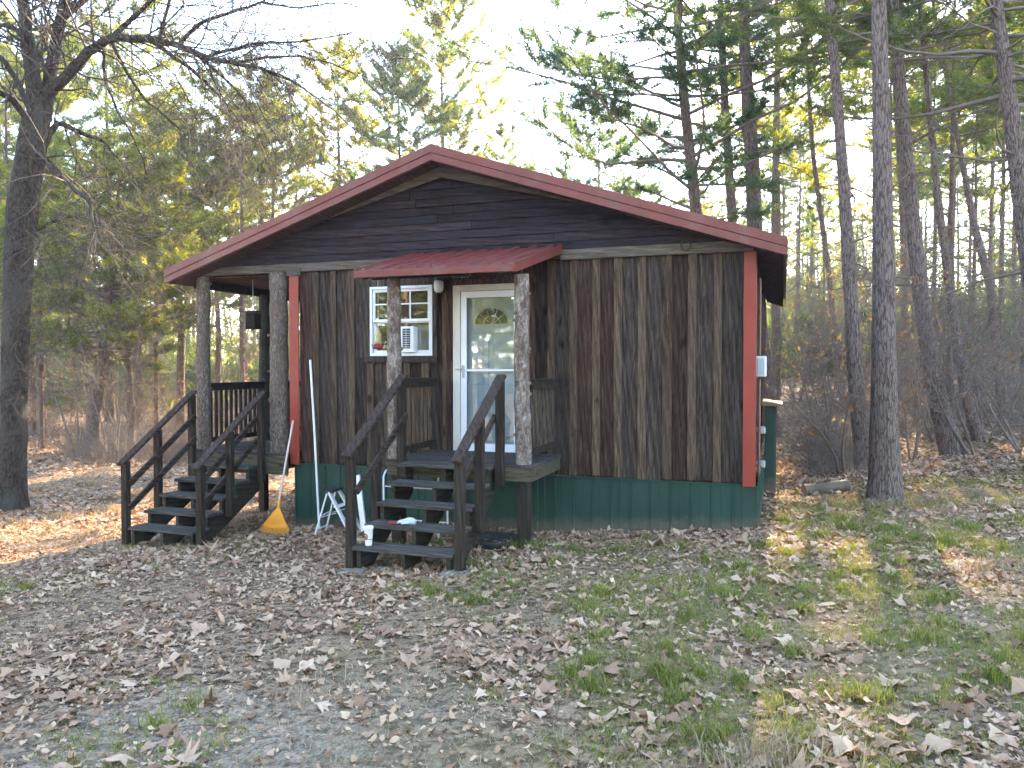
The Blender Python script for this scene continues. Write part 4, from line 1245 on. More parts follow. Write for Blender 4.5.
spec_pine(216, 146, 27, 'twin of the rounded pine, brighter yellow, near the left eave', 55, 1.7, .52, .12, nb=50, tufts=14, nn=8, needles='needle_y', dead=10, shape='round', w=.024)
spec_pine(178, 132, 26, 'rounded pine on a bare straight trunk left of the side porch', 56, 2.2, .52, .15, nb=66, tufts=15, nn=9, needles='needle', dead=18, shape='round', w=.024)
spec_pine(88, 160, 21, 'broad layered pine with sunlit top behind the big bare tree', 57, 3.4, .34, .20, nb=90, tufts=18, nn=10, needles='needle_y', dead=20, shape='cone', lean=(.9, 0), w=.024, up=.12)
spec_pine(128, 215, 23, 'green pine with layered drooping boughs left of the side steps', 58, 2.8, .36, .12, nb=64, tufts=15, nn=9, needles='needle', dead=16, shape='cone', w=.022, up=.05)
spec_pine(598, 120, 26, 'dark green pine low behind the right roof slope', 59, 2.6, .35, .13, nb=76, tufts=15, nn=9, needles='needle_b', dead=6, shape='round', w=.022)
spec_pine(505, 128, 34, 'small pine top just showing over the roof right of the ridge', 60, 2.4, .4, .12, nb=50, tufts=14, nn=8, needles='needle', dead=4, shape='cone', w=.026)
spec_pine(30, 236, 26, 'dense green pine behind the trunk of the big bare tree', 61, 3.2, .42, .16, nb=64, tufts=16, nn=9, needles='needle', dead=14, shape='cone', w=.026, up=.1)

# ---- the big bare tree at the left
def bare_tree():
    d = 13.6; rr = random.Random(77); rng = np.random.default_rng(77)
    b, path = px_path([(13, 508), (14, 400), (17, 300), (23, 200), (37, 115)], d)
    root = empty('bare_tree', b); tag(root, 'big leafless old tree with a thick dark trunk and wide arching branches at the left', 'tree')
    mb, P2, R2 = trunk_mesh(path, [.215, .205, .215, .25, .22], 22, 1.2, .09, 3.3)
    segs = []
    def L2(pts, zd=None):
        return [P(x, y, d + (zd or 0) * i / (len(pts) - 1)) - b for i, (x, y) in enumerate(pts)]
    limbs = [
      (L2([(40, 118), (30, 60), (22, 0), (14, -90), (30, -200)], -.5), .15, .05),
      (L2([(44, 118), (52, 60), (66, 0), (84, -90), (70, -200)], 1.0), .13, .05),
      (L2([(46, 95), (68, 76), (88, 50), (112, 38), (150, 38), (178, 45), (205, 58), (238, 63), (270, 70), (300, 86)], -1.5), .105, .02),
      (L2([(178, 45), (200, 22), (232, 12), (262, 2), (300, -20)], -1.0), .04, .012),
      (L2([(150, 40), (182, 62), (212, 88), (232, 110), (246, 140)], 1.2), .045, .01),
      (L2([(40, 150), (58, 120), (78, 132), (102, 140), (112, 152)], .9), .07, .02),
      (L2([(34, 150), (52, 168), (72, 188), (92, 204)], -.8), .085, .03),
      (L2([(36, 120), (22, 92), (6, 62), (-20, 40), (-60, 20)], .5), .075, .02),
      (L2([(34, 130), (14, 100), (-16, 84), (-50, 80), (-100, 90)], -1.2), .07, .02),
      (L2([(40, 60), (18, 28), (-8, 24), (-40, 34)], .5), .06, .02),
      (L2([(62, 20), (96, -10), (130, -50), (170, -80), (220, -90)], 1.0), .06, .015),
      (L2([(104, 40), (104, 80), (118, 112), (140, 150), (148, 178)], .4), .035, .008),
      (L2([(160, 40), (166, 10), (180, -30), (200, -60)], .4), .04, .01),
      (L2([(90, 204), (100, 230), (84, 262), (70, 300)], .2), .022, .004),
      (L2([(18, 215), (40, 240), (60, 270), (66, 310)], -.6), .03, .006),
      (L2([(36, 230), (70, 215), (100, 222), (130, 250)], -.8), .03, .006),
    ]
    def twig(p, dv, Lh, r, lev):
        ns = 4 if lev < 3 else 3
        for s in range(ns):
            dv = dv + rng.normal(size=3) * .20 + np.array([0, 0, -.02 if lev < 2 else -.05]); dv /= np.linalg.norm(dv)
            q = p + dv * Lh / ns; r2 = max(.0030, r * .80)
            segs.append((p, q, r, r2)); p = q; r = r2
            if lev < 4:
                for _ in range(2 if (lev < 3 and s > 0) else 1):
                    if rr.random() < .80:
                        a = rng.normal(size=3); a -= dv * a.dot(dv); a /= np.linalg.norm(a)
                        nv = dv * rr.uniform(.35, .9) + a * rr.uniform(.5, .9)
                        twig(p, nv / np.linalg.norm(nv), Lh * rr.uniform(.38, .62), max(.0036, r * .62), lev + 1)
    def py_mean(q_): return 384 - (sum(p_.z for p_ in q_) / len(q_) + b.z - CAM_Z) / d * F
    limbs += [
      (L2([(205, 58), (250, 42), (300, 44), (360, 30)], -.5), .035, .008),
      (L2([(238, 63), (290, 54), (330, 62), (365, 80)], .6), .03, .007),
      (L2([(112, 38), (150, 0), (200, -40), (250, -50)], -.9), .05, .012),
      (L2([(190, 50), (240, 92), (262, 130), (280, 165)], .7), .03, .006),
      (L2([(112, 40), (135, 90), (180, 130), (225, 160)], -.6), .035, .007),
      (L2([(262, 2), (300, 10), (335, 0), (370, 12)], .4), .022, .006),
    ]
    for pts, r0, r1 in limbs:
        # resample + smooth
        Q = []
        for i in range(len(pts) - 1):
            for k in range(4): Q.append(pts[i].lerp(pts[i + 1], k / 4))
        Q.append(pts[-1])
        for _ in range(2): Q = [Q[0]] + [(Q[i - 1] + Q[i] * 2 + Q[i + 1]) / 4 + Vector(rng.normal(size=3)) * .008 for i in range(1, len(Q) - 1)] + [Q[-1]]
        n = len(Q); RRa = [r0 + (r1 - r0) * (i / (n - 1)) ** .8 for i in range(n)]
        mb.tube(Q, RRa, 10, 0, True, True, .06, r0 * 50)
        tot = sum((Q[i + 1] - Q[i]).length for i in range(n - 1))
        cnt = int(tot / .15)
        for k in range(cnt):
            i = min(n - 2, int(((k + rr.random()) / cnt) ** .8 * (n - 1)))
            if i < 2 and r0 > .06: continue
            p = np.array(Q[i]); dd = np.array((Q[i + 1] - Q[i]).normalized())
            a = rng.normal(size=3); a -= dd * a.dot(dd); a /= np.linalg.norm(a); a[2] += rr.uniform(-.3, .4)
            nv = dd * rr.uniform(.2, .9) + a * .8
            twig(p, nv / np.linalg.norm(nv), rr.uniform(.8, 2.2), RRa[i] * .22 + .006, 1 if rr.random() < (.3 if py_mean(pts) < 110 else 0) else 2)
        twig(np.array(Q[-1]), np.array((Q[-1] - Q[-2]).normalized()), 1.4, r1, 1)
    # whiskers on the trunk
    for k in range(26):
        z = rr.uniform(2.2, 6.2); i = min(range(len(P2)), key=lambda q_: abs(P2[q_].z - z)); p = np.array(P2[i]); a = rr.uniform(0, 6.28)
        dv = np.array([math.cos(a), math.sin(a) , rr.uniform(-.4, .7)]); dv /= np.linalg.norm(dv)
        twig(p + dv * .22, dv, rr.uniform(.3, .9), .008, 3)
    mb.build('trunk', M['oakbark'], root)
    V, Fq = seg_mesh(segs, 3)
    link('crown', np_mesh('crown', V, [(Fq, 0, True)]), [M['twigbig']], root)
    return len(segs)
NSEG = bare_tree()

# ---- woodland of repeated pines: five kinds, copied
PROTO = []
for k, (H, bf, rm, tr, nb, sh, mat, nd) in enumerate([
        (15, .42, 2.6, .16, 50, 'round', 'needle', 14), (17, .52, 2.9, .19, 44, 'round', 'needle_y', 20), (13, .30, 2.4, .13, 54, 'cone', 'needle_b', 12),
        (16, .46, 3.2, .17, 50, 'round', 'needle', 22), (9, .14, 2.2, .10, 80, 'cone', 'needle_y', 10), (16, .66, 1.9, .115, 34, 'round', 'needle', 22)]):
    PROTO.append((H, pine_parts(200 + k, H, bf, rm, tr, nb=nb, tufts=13, nn=8, ln=.24, w=.034, dead=nd, shape=sh, up=.2), mat))
proto_roots = [None] * 6
rr = random.Random(99)
spots = []
def ok(x, y, dmin):
    # keep off the yard, the cabin and earlier trees
    if 0 < y < 17 and -8.5 < x < 7: return False
    if 17 < y < 44 and abs(x - (2.6 + .384 * (y - 5))) < 1.9: return False   # gap left along the sun's direction so its light reaches the yard
    lx = (x - HX) * math.cos(YAW) - (y - HY) * math.sin(YAW); ly = (x - HX) * math.sin(YAW) + (y - HY) * math.cos(YAW)
    if -4 < lx < 8 and -4 < ly < 10: return False
    return all((x - a) ** 2 + (y - b_) ** 2 > dmin ** 2 for a, b_, *_ in spots)
def in_zone(px_lo, px_hi, d_lo, d_hi, n, dmin, zone, kinds, smin=.8, smax=1.15):
    c = 0; t_ = 0
    while c < n and t_ < 4000:
        t_ += 1
        d = math.sqrt(rr.uniform(d_lo ** 2, d_hi ** 2)); px = rr.uniform(px_lo, px_hi); x = (px - 512) / F * d
        if ok(x, d, dmin): spots.append((x, d, zone, rr.choice(kinds), rr.uniform(smin, smax), px)); c += 1
in_zone(-60, 260, 25, 34, 5, 3.0, 'left', [0, 1, 3])
in_zone(-60, 290, 20, 44, 14, 1.6, 'left', [5], .6, .85)
in_zone(-80, 300, 36, 62, 17, 2.8, 'left', [0, 1, 2, 3, 4], .7, .92)
in_zone(770, 1120, 17, 50, 30, 1.5, 'right', [5], .75, 1.1)
in_zone(300, 740, 36, 60, 16, 3.0, 'behind', [0, 1, 3, 4], .62, .85)
in_zone(770, 1120, 25, 36, 6, 3.6, 'right', [1, 1, 3], .85, 1.05)
in_zone(760, 1140, 37, 66, 15, 3.6, 'right', [0, 1, 2, 3, 4], .7, .95)
# trees outside the frame whose shade falls on the yard and cabin
for (x, y, k, s) in [(13, 12, 1, 1.0), (15.5, 19, 3, 1.0), (18, 27, 0, 1.1), (-13.5, 8, 2, .9), (-16, 1, 1, .9)]:
    spots.append((x, y, 'side', k, s, (x / y) * F + 512))
for (x, y, k, s) in [(-7, -13, 1, .9), (1, -13, 3, .85), (6, -15, 1, 1), (10, -12, 4, 1.2), (-1, -18, 4, 1.4), (-12, -4, 4, .8), (-13.5, -8, 4, 1.0), (-16.5, -4.5, 4, 1.2), (-15, -12, 1, .8), (-18, -9, 4, 1.3), (-10.5, -9, 4, .75), (-20, -4, 3, .9), (-22, -10, 4, 1.6), (-18.5, -15, 0, 1), (-24, -15, 4, 1.7), (-13, -16, 4, 1.4), (-9, -19, 3, 1), (-27, -8, 1, 1), (-21, -20, 4, 1.8), (-5, -22, 4, 1.7), (4, -22, 4, 1.7), (-29, -18, 4, 1.9)]:
    spots.append((x, y, 'rear', k, s, 0))
ZN = dict(left='in the left woods', behind='behind the cabin roof', right='in the right woods', side='beside the yard', rear='facing the cabin')
KN = ['straight green pines', 'tall yellow green pines', 'pointed blue green pines', 'wide crowned pines', 'low bushy pines', 'bare slender pines']
ORD = ['first', 'second', 'third', 'fourth', 'fifth', 'sixth', 'seventh', 'eighth', 'ninth', 'tenth', 'eleventh', 'twelfth', 'thirteenth', 'fourteenth', 'fifteenth', 'sixteenth', 'seventeenth', 'eighteenth', 'nineteenth', 'twentieth', 'twenty-first', 'twenty-second']
cnt = {}
for s in sorted(spots, key=lambda q: q[5] if q[2] != 'rear' else q[0]):
    x, y, zone, k, sc_, px = s
    row = '' if zone in ('behind', 'side', 'rear') else ('nearer ' if y < 35 else 'distant ')
    key = (zone, k, row); i = cnt.get(key, 0); cnt[key] = i + 1
    lab = '%s from left of the %s%s %s' % (ORD[i], row, KN[k], ZN[zone])
    loc = (x, y, ground_h(x, y) - .05); grp = 'pines ' + ZN[zone]
    if proto_roots[k] is None:
        H, (m, cr), mat = PROTO[k]
        root = place_tree('pine_tree', lab, m, cr, loc, M['pinebark_far'], [M['twig'], M[mat]], grp)
        root.rotation_euler = (0, 0, rr.uniform(0, 6.28)); root.scale = (sc_,) * 3; proto_roots[k] = root
    else:
        copy_thing(proto_roots[k], loc, rr.uniform(0, 6.28), sc_, lab, grp)

# ---- understorey: bare saplings, cedars and brush
def sapling(seed, H, spread, leaves, lmat_w=.05, nst=3):
    rng = np.random.default_rng(seed); r_ = random.Random(seed); segs = []; tc = []; td = []
    mb = MB()
    def tw(p, dv, Lh, r, lev):
        for s in range(4):
            dv = dv + rng.normal(size=3) * .16 + np.array([0, 0, .05]); dv /= np.linalg.norm(dv)
            q = p + dv * Lh / 4; r2 = max(.003, r * .82); segs.append((p, q, r, r2)); p = q; r = r2
            if lev < 3:
                for _ in range(2 if r_.random() < .45 else 1):
                    a = rng.normal(size=3); a -= dv * a.dot(dv); a /= np.linalg.norm(a); nv = dv * r_.uniform(.3, .8) + a * .8
                    tw(p, nv / np.linalg.norm(nv), Lh * r_.uniform(.35, .6), max(.0035, r * .55), lev + 1)
            elif r_.random() < leaves: tc.append(p); td.append(dv)
    for k in range(nst):
        a = r_.uniform(0, 6.28); v = np.array([math.cos(a) * spread, math.sin(a) * spread, 1.0]); v /= np.linalg.norm(v)
        p0 = np.array([math.cos(a) * .06, math.sin(a) * .06, -.1]); p = p0; r = .022 + .006 * H / 3; pts = [Vector(p)]; rad = [r]
        for s in range(7):
            v = v + rng.normal(size=3) * .07; v /= np.linalg.norm(v); p = p + v * H / 7; pts.append(Vector(p)); r *= .84; rad.append(r)
            if s > 1:
                for _ in range(2):
                    a_ = rng.normal(size=3); a_ -= v * a_.dot(v); a_ /= np.linalg.norm(a_); nv = v * .5 + a_ * .8
                    tw(p, nv / np.linalg.norm(nv), H * r_.uniform(.18, .34), r * .55, 1)
        mb.tube(pts, rad, 7)
    SV, SF = seg_mesh(segs, 3)
    if len(tc):
        NV, NF = tri_tufts(np.array(tc), np.array(td), 4, .065, lmat_w * .8, 1.0, rng)
    else: NV, NF = np.zeros((0, 3)), np.zeros((0, 3), int)
    return mb, join((SV, SF, 0, True), (NV, NF, 1, False))
SAP = [(sapling(301, 3.4, .35, .004), 'russet', 'grey bare sapling'), (sapling(302, 4.6, .25, .03), 'russet', 'slim russet leaved sapling'),
       (sapling(303, 2.2, .7, .008, nst=4), 'russet', 'low bare bush'), (sapling(304, 5.5, .18, .12, .05, 2), 'needle_y', 'thin yellow leaved sapling'),
       (sapling(305, 2.4, .4, 1.0, .07, 4), 'needle_b', 'dark evergreen bush')]
sroots = [None] * 5; sspots = []
def sap_zone(px_lo, px_hi, d_lo, d_hi, n, zone, kinds):
    c = 0; t_ = 0
    while c < n and t_ < 3000:
        t_ += 1; d = rr.uniform(d_lo, d_hi); px = rr.uniform(px_lo, px_hi); x = (px - 512) / F * d
        lx = (x - HX) * math.cos(YAW) - (d - HY) * math.sin(YAW); ly = (x - HX) * math.sin(YAW) + (d - HY) * math.cos(YAW)
        if -3.2 < lx < 7.0 and -3 < ly < 8.5: continue
        if any((x - a) ** 2 + (d - b_) ** 2 < .7 for a, b_, *_ in sspots): continue
        sspots.append((x, d, zone, rr.choice(kinds), rr.uniform(.75, 1.2), px)); c += 1
sap_zone(785, 1060, 13.0, 19, 15, 'right', [0, 0, 2, 1, 0, 2])
sap_zone(775, 1100, 20, 40, 26, 'right', [0, 1, 2, 3, 0, 0, 2, 4])
sap_zone(-30, 300, 19.5, 24, 12, 'left', [2, 2, 0, 1])
sap_zone(-60, 330, 24, 40, 22, 'left', [0, 1, 2, 3, 4])
cnt = {}
for s in sorted(sspots, key=lambda q: q[5]):
    x, y, zone, k, sc_, px = s
    far = (y > 19) if zone == 'right' else (y > 24); row = 'farther ' if far else 'front '
    key = (zone, k, far); i = cnt.get(key, 0); cnt[key] = i + 1
    lab = '%s from left of the %s%s %s' % (ORD[i], row, SAP[k][2] + ('es' if k in (2, 4) else 's'), ZN[zone])
    loc = (x, y, ground_h(x, y) - .03); grp = 'saplings and bushes ' + ZN[zone]
    if sroots[k] is None:
        (m, cr), mat, _ = SAP[k]
        root = place_tree('sapling' if k in (0, 1, 3) else 'bush', lab, m, cr, loc, M['twig'], [M['twig'], M[mat]], grp, 'sapling' if k in (0, 1, 3) else 'bush')
        root.scale = (sc_,) * 3; sroots[k] = root
    else: copy_thing(sroots[k], loc, rr.uniform(0, 6.28), sc_, lab, grp)

# ---- the far wood that reads as one mass
def far_wood():
    rng = np.random.default_rng(5); segs = []; tc = []; td = []
    for k in range(900):
        az = rng.uniform(-1.15, 1.15) if k < 680 else rng.uniform(1.15, 5.13); d = rng.uniform(60, 105); x = math.sin(az) * d; y = math.cos(az) * d
        g = ground_h(x, y); H = rng.uniform(9, 15) if abs(x) < 30 else rng.uniform(12, 19)
        if rng.random() < .4: H *= .55
        segs.append((np.array([x, y, g]), np.array([x + rng.normal() * .5, y, g + H]), .17, .04))
        n = 46; t = rng.uniform(0, 1, n); a = rng.uniform(0, 6.28, n); rad = (1 - t) ** .6 * 3.0 * rng.uniform(.2, 1, n)
        b0 = rng.uniform(.05, .4)
        tc.append(np.stack([x + np.cos(a) * rad, y + np.sin(a) * rad, g + H * (b0 + (1 - b0) * t)], 1)); td.append(np.stack([np.cos(a), np.sin(a), np.full(n, .3)], 1))
    for k in range(520):      # shrub layer under the far trees
        az = rng.uniform(.22, .95) * (1 if rng.random() < .6 else -1); d = rng.uniform(44, 66); x = math.sin(az) * d; y = math.cos(az) * d; g = ground_h(x, y); n = 26
        a = rng.uniform(0, 6.28, n); rad = 2.4 * rng.uniform(0, 1, n) ** .5; hh = rng.uniform(1.6, 4.6)
        tc.append(np.stack([x + np.cos(a) * rad, y + np.sin(a) * rad, g + hh * rng.uniform(0, 1, n)], 1)); td.append(np.stack([np.cos(a) * .4, np.sin(a) * .4, np.full(n, .6)], 1))
    NV, NF = tri_tufts(np.concatenate(tc), np.concatenate(td), 7, .8, .11, .7, rng)
    SV, SF = seg_mesh(segs, 5)
    V, parts = join((SV, SF, 0, True), (NV, NF, 1, False))
    o = link('far_wood', np_mesh('far_wood', V, parts), [M['pinebark_far'], M['needle']]); tag(o, 'distant wood of mixed pines closing the view', 'wood', kind='stuff')
far_wood()

# ---- brush: dry tangled twigs low at the wood edge (stuff)
def brush(name, label, boxes, n, h, seed, mat, wd_=.006):
    rng = np.random.default_rng(seed); segs = []
    for (px0, px1, d0, d1, frac) in boxes:
        for k in range(int(n * frac)):
            d = rng.uniform(d0, d1); x = (rng.uniform(px0, px1) - 512) / F * d
            lx = (x - HX) * math.cos(YAW) - (d - HY) * math.sin(YAW); ly = (x - HX) * math.sin(YAW) + (d - HY) * math.cos(YAW)
            if -3 < lx < 6.6 and -3 < ly < 8: continue
            p = np.array([x, d, ground_h(x, d)]); v = np.array([rng.normal() * .5, rng.normal() * .5, 1.0]); v /= np.linalg.norm(v); L_ = h * rng.uniform(.4, 1.3); r = wd_
            for s in range(5):
                q = p + v * L_ / 5; segs.append((p, q, r, r * .8)); 
                if rng.random() < .7:
                    w_ = v + rng.normal(size=3) * .6; segs.append((q, q + w_ / np.linalg.norm(w_) * L_ * .3, r * .7, r * .4))
                v = v + rng.normal(size=3) * .2 + np.array([0, 0, -.12]); v /= np.linalg.norm(v); p = q; r *= .85
    V, Fq = seg_mesh(segs, 3)
    o = link(name, np_mesh(name, V, [(Fq, 0, True)]), [mat]); tag(o, label, 'brush', kind='stuff')
brush('brush', 'tangled dry brush along the wood edge', [(60, 210, 19, 22, .2), (-40, 320, 21, 28, .25), (778, 860, 12.5, 16, .15), (780, 1080, 16, 28, .4)], 4200, .9, 8, M['twig'])

# ------------------------------------------------------------------ leaf litter and grass (stuff)
def leaf_shape(kind, rng):
    if kind == 0:   # lobed oak
        n = 16; a = np.arange(n) * 2 * np.pi / n; r = .36 + .13 * np.cos(a * 7) ; x = np.cos(a) * r * 1.35; y = np.sin(a) * r * .95
    elif kind == 1:  # maple / sycamore
        n = 20; a = np.arange(n) * 2 * np.pi / n; r = .36 + .13 * np.abs(np.cos(a * 2.5)) ** 1.3 * (1 + .2 * np.cos(a)); r *= np.where(np.arange(n) % 2, .93, 1.04); x = np.cos(a) * r; y = np.sin(a) * r
    else:           # simple
        n = 10; a = np.arange(n) * 2 * np.pi / n; x = np.cos(a) * .5; y = np.sin(a) * .24
    return np.stack([x, y], 1)
def scatter_leaves(name, label, pts, sizes, seed, mat, lod=1, tilt=.13, lift=.005):
    rng = np.random.default_rng(seed); Vs = []; Fs = []; base = 0
    zg = np.array([ground_h(float(x), float(y)) for x, y in pts])
    kinds = rng.choice(3, len(pts), p=[.42, .4, .18])
    for kd in range(3):
        ix = np.where(kinds == kd)[0]
        if not len(ix): continue
        sh = leaf_shape(kd, rng)
        if lod == 0: sh = sh[::2]
        n = len(sh); m = len(ix)
        s = sizes[ix][:, None]
        lx = np.concatenate([np.zeros((m, 1)), sh[None, :, 0] * s * rng.uniform(.85, 1.15, (m, n))], 1)
        ly = np.concatenate([np.zeros((m, 1)), sh[None, :, 1] * s * rng.uniform(.85, 1.15, (m, n))], 1)
        c1 = rng.normal(size=(m, 1)) * .55 + .15; c2 = rng.normal(size=(m, 1)) * .55 + .15; ph = rng.uniform(0, 6.28, (m, 1))
        lz = (c1 * lx ** 2 + c2 * ly ** 2 + 1.0 * rng.normal(size=(m, 1)) * lx * ly) / np.maximum(s, .02) + rng.normal(size=lx.shape) * s * .03
        yaw = rng.uniform(0, 6.28, (m, 1)); tx = rng.normal(size=(m, 1)) * tilt; ty = rng.normal(size=(m, 1)) * tilt
        z1 = lz + lx * tx + ly * ty
        X = lx * np.cos(yaw) - ly * np.sin(yaw) + pts[ix][:, 0:1]; Y = lx * np.sin(yaw) + ly * np.cos(yaw) + pts[ix][:, 1:2]
        Z = z1 - np.minimum(z1.min(axis=1, keepdims=True), 0) * .8 + zg[ix][:, None] + lift + rng.uniform(0, .008, (m, 1))
        V = np.stack([X, Y, Z], -1).reshape(-1, 3)
        k = np.arange(n); f = np.stack([np.zeros(n, int), k + 1, (k + 1) % n + 1], 1)[None] + (np.arange(m) * (n + 1))[:, None, None]
        Vs.append(V); Fs.append(f.reshape(-1, 3) + base); base += len(V)
    me = np_mesh(name, np.concatenate(Vs), [(np.concatenate(Fs), 0, False)])
    o = link(name, me, [mat]); tag(o, label, 'leaf litter', kind='stuff')
def h_coords(x, y):
    return ((x - HX) * math.cos(YAW) - (y - HY) * math.sin(YAW), (x - HX) * math.sin(YAW) + (y - HY) * math.cos(YAW))
def sample_yard(n, seed, dens, x_m=1.25, y0=1.9, y1=14.5):
    rng = np.random.default_rng(seed); out = []
    while len(out) < n:
        y = math.sqrt(rng.uniform(y0 ** 2, y1 ** 2)); x = rng.uniform(-1, 1) * (y * .78 + x_m)
        lx, ly = h_coords(x, y)
        if -.12 < lx < 5.9 and 0 < ly < 6.8: continue
        if rng.random() < dens(x, y, lx, ly): out.append((x, y))
    return np.array(out)
def leaf_density(x, y, lx, ly):
    v = .5 + .9 * noise.noise((x * .55, y * .55, 1.2)) + .7 * noise.noise((x * 1.7, y * 1.7, 4.2))
    v = max(.10, v)
    if -2.5 < lx < 7 and -1.1 < ly < .1: v += .5
    if -.8 < lx < 2.3 and -2.3 < ly < .1: v += .55
    if ly > 6.8 or y > 11: v += .3
    dxx = (x + 1.45) * .6; dyy = (y - 3.7) * .7
    if dxx * dxx + dyy * dyy < .8: v *= .45
    return min(1, v)
pts = sample_yard(23000, 21, leaf_density)
rng = np.random.default_rng(3); sz = np.clip(rng.lognormal(math.log(.054), .5, len(pts)), .02, .15)
scatter_leaves('leaf_litter', 'tan and brown fallen oak and sycamore leaves strewn over the yard', pts, sz, 31, M['litter'])
# crumbs of leaf and twig
pts = sample_yard(95000, 22, lambda x, y, lx, ly: min(1, .35 + leaf_density(x, y, lx, ly) * .6), y1=13)
sz = np.clip(rng.lognormal(math.log(.021), .5, len(pts)), .007, .055)
scatter_leaves('leaf_crumbs', 'crumbled leaf fragments on the bare soil', pts, sz, 32, M['litter'], 0, .35, .003)
# woodland floor
rng = np.random.default_rng(12); pp = []
while len(pp) < 75000:
    y = 12 + 40 * rng.random() ** 1.7; x = rng.uniform(-1, 1) * (y * .85 + 2); lx, ly = h_coords(x, y)
    if -1.9 < lx < 6 and -1 < ly < 6.9: continue
    if x < -1 and y < 17 and rng.random() < .65: continue
    pp.append((x, y))
pp = np.array(pp); sz = rng.uniform(.04, .12, len(pp)) * (1 + (pp[:, 1] - 12) * .025)
scatter_leaves('woodland_leaf_floor', 'brown leaf carpet covering the woodland floor', pp, sz, 33, M['litter_far'], 0, .22, .01)

def blades(name, label, pts, hgt, wid, seed, mat, lean=.55, per=1):
    rng = np.random.default_rng(seed); pts = np.repeat(pts, per, 0)
    m = len(pts); pts = pts + rng.normal(size=pts.shape) * .012
    zg = np.array([ground_h(float(x), float(y)) for x, y in pts])
    h = hgt * rng.uniform(.4, 1.25, m); w = wid * rng.uniform(.7, 1.3, m); a = rng.uniform(0, 6.28, m); l = lean * rng.uniform(.2, 1.6, m) * h; b = a + rng.normal(size=m) * .9 + 1.57
    sx = np.cos(b) * w / 2; sy = np.sin(b) * w / 2; dx = np.cos(a) * l; dy = np.sin(a) * l
    x, y = pts[:, 0], pts[:, 1]
    V = np.stack([np.stack([x - sx, y - sy, zg - .004], 1), np.stack([x + sx, y + sy, zg - .004], 1),
                  np.stack([x + sx * .8 + dx * .35, y + sy * .8 + dy * .35, zg + h * .6], 1), np.stack([x - sx * .8 + dx * .35, y - sy * .8 + dy * .35, zg + h * .6], 1),
                  np.stack([x + dx, y + dy, zg + h * .95], 1)], 1).reshape(-1, 3)
    i = np.arange(m)[:, None] * 5
    q = i + np.array([[0, 1, 2, 3]]); t = i + np.array([[3, 2, 4]])
    o = link(name, np_mesh(name, V, [(q, 0, True), (t, 0, True)]), [mat]); tag(o, label, 'grass', kind='stuff')
def grass_d(x, y, lx, ly):
    v = noise.noise((x * .75, y * .75, 9.1)) * .9 + noise.noise((x * 2.2, y * 2.2, 2.1)) * .75 + noise.noise((x * 6, y * 6, 5.1)) * .4
    px = 512 + x / max(y, .5) * F
    bias = -.34 + .74 * sclamp((px - 300) / 420, 0, 1) 
    if y > 10: bias -= .12
    if ly > -.9 and -1 < lx < 6: bias -= .5
    return max(0, min(1, (v + bias) * 1.5 + .03))
pts = sample_yard(42000, 41, grass_d, y1=13.5)
blades('grass', 'short green grass growing in patches in the yard', pts, .038, .0042, 42, M['grass'], .9, 4)
# distinct taller tufts
rng = np.random.default_rng(77); tf = []
for (x, y) in sample_yard(170, 45, lambda x, y, lx, ly: grass_d(x, y, lx, ly) ** .5, y0=2.4, y1=9):
    n = int(rng.uniform(30, 110)); a = rng.uniform(0, 6.28, n); r = np.abs(rng.normal(size=n)) * .055
    tf.append(np.stack([x + np.cos(a) * r, y + np.sin(a) * r], 1))
blades('grass_tufts', 'taller green grass tufts in the yard', np.concatenate(tf), .105, .0055, 46, M['grass'], .8)
pts = sample_yard(60000, 43, lambda x, y, lx, ly: min(1, max(.06, .42 + noise.noise((x * .9, y * .9, 6.6)) * .9 + (.25 if x > 0 else -.05))), y1=15)
blades('dry_grass', 'dry straw coloured thatch lying on the soil', pts, .030, .0038, 44, M['straw'], 2.2, 2)
# a few dry standing clumps at the yard's far right and left
tf = []
for (px, d, n) in [(930, 9.6, 260), (985, 9.9, 300), (1010, 9.0, 200), (880, 9.4, 140), (830, 10.1, 120), (40, 15.4, 420), (90, 16, 300), (20, 14.6, 300), (60, 12.6, 500), (110, 13.2, 500), (170, 13, 400), (10, 12, 400), (230, 14, 400), (140, 14.8, 400), (300, 4.2, 60), (770, 3.2, 240), (740, 2.9, 200), (985, 6.2, 160)]:
    x = (px - 512) / F * d; a = rng.uniform(0, 6.28, n); r = np.abs(rng.normal(size=n)) * .16
    tf.append(np.stack([x + np.cos(a) * r * 1.6, d + np.sin(a) * r], 1))
blades('dry_tufts', 'tufts of standing dry grass at the yard edge', np.concatenate(tf), .13, .006, 47, M['straw'], .7)
# fallen twigs
rng = np.random.default_rng(55); segs = []
for (x, y) in sample_yard(420, 56, lambda x, y, lx, ly: .5 if y < 9 else 1, y1=13.5):
    a = rng.uniform(0, 6.28); Lg = rng.uniform(.06, .35); p = np.array([x, y, ground_h(x, y) + .012])
    for s in range(3):
        a += rng.normal() * .3; q = p + np.array([math.cos(a), math.sin(a), 0]) * Lg / 3; q[2] = ground_h(q[0], q[1]) + .014 + rng.uniform(0, .012); segs.append((p, q, .0035, .0028)); p = q
V, Fq = seg_mesh(segs, 5)
o = link('fallen_twigs', np_mesh('fallen_twigs', V, [(Fq, 0, True)]), [M['twig']]); tag(o, 'thin fallen twigs scattered on the ground', 'twigs', kind='stuff')
mb = MB(); mb.box(-640, 640, -640, 640, -12, 34)
hz = mb.build('haze', [], None)
m, nt = newmat('thin_air_haze'); pv = nt.nodes.new('ShaderNodeVolumePrincipled'); pv.inputs['Density'].default_value = .0010; pv.inputs['Color'].default_value = (.85, .9, 1, 1); pv.inputs['Anisotropy'].default_value = .3
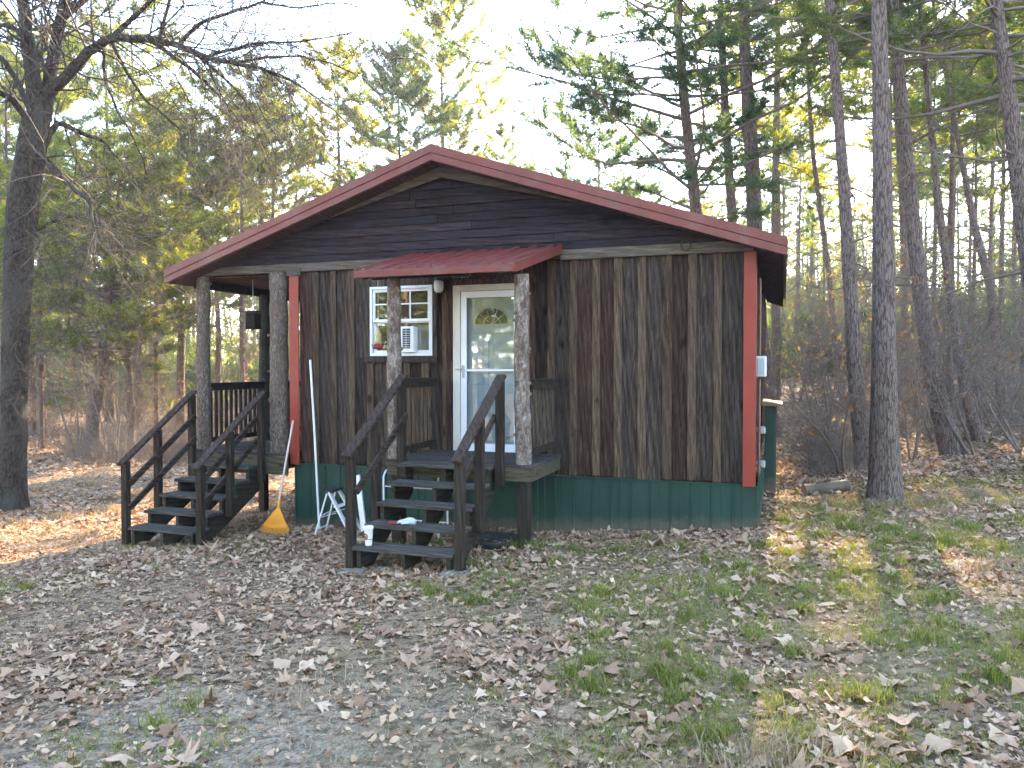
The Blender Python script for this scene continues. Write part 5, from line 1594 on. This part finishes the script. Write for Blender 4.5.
oo = nt.nodes.new('ShaderNodeOutputMaterial'); nt.links.new(pv.outputs[0], oo.inputs['Volume']); hz.data.materials.append(m)
tag(hz, 'thin bluish air haze among the trees', 'haze', kind='stuff')
# ------------------------------------------------------------------ camera, light, world
cam = bpy.data.cameras.new('camera'); co = bpy.data.objects.new('camera', cam); C.objects.link(co)
cam.sensor_width = 36; cam.lens = F / 1024 * 36; cam.clip_end = 1500; cam.clip_start = .05
co.location = (0, 0, CAM_Z); co.rotation_euler = (math.pi / 2 - PITCH, 0, 0)
bpy.context.scene.camera = co
sun = bpy.data.lights.new('sun', 'SUN'); so = bpy.data.objects.new('sun', sun); C.objects.link(so)
sun.energy = 3.4; sun.angle = R(.6); sun.color = (1.0, .84, .60)
d = Vector((math.sin(SUN_AZ) * math.cos(SUN_EL), math.cos(SUN_AZ) * math.cos(SUN_EL), math.sin(SUN_EL)))
so.rotation_euler = d.to_track_quat('Z', 'Y').to_euler()
wd = bpy.data.worlds.new('World'); bpy.context.scene.world = wd; wd.use_nodes = True
nt = wd.node_tree; nt.nodes.clear()
sk = nt.nodes.new('ShaderNodeTexSky'); sk.sky_type = 'NISHITA'; sk.sun_disc = False
sk.sun_elevation = SUN_EL; sk.sun_rotation = SUN_AZ; sk.air_density = 1.0; sk.dust_density = .15; sk.ozone_density = 2.0
bg = nt.nodes.new('ShaderNodeBackground'); bg.inputs[1].default_value = .14
ow = nt.nodes.new('ShaderNodeOutputWorld')
nt.links.new(sk.outputs[0], bg.inputs[0]); nt.links.new(bg.outputs[0], ow.inputs[0])
sc = bpy.context.scene
sc.view_settings.view_transform = 'Standard'; sc.view_settings.look = 'None'
sc.view_settings.gamma = 1; sc.view_settings.exposure = 3.82
sc.view_settings.use_white_balance = True; sc.view_settings.white_balance_temperature = 7700; sc.view_settings.white_balance_tint = 12; sc.view_settings.use_curve_mapping = False
sc.cycles.use_adaptive_sampling = True; sc.cycles.adaptive_threshold = .03
sc.cycles.max_bounces = 5; sc.cycles.diffuse_bounces = 2; sc.cycles.transparent_max_bounces = 10
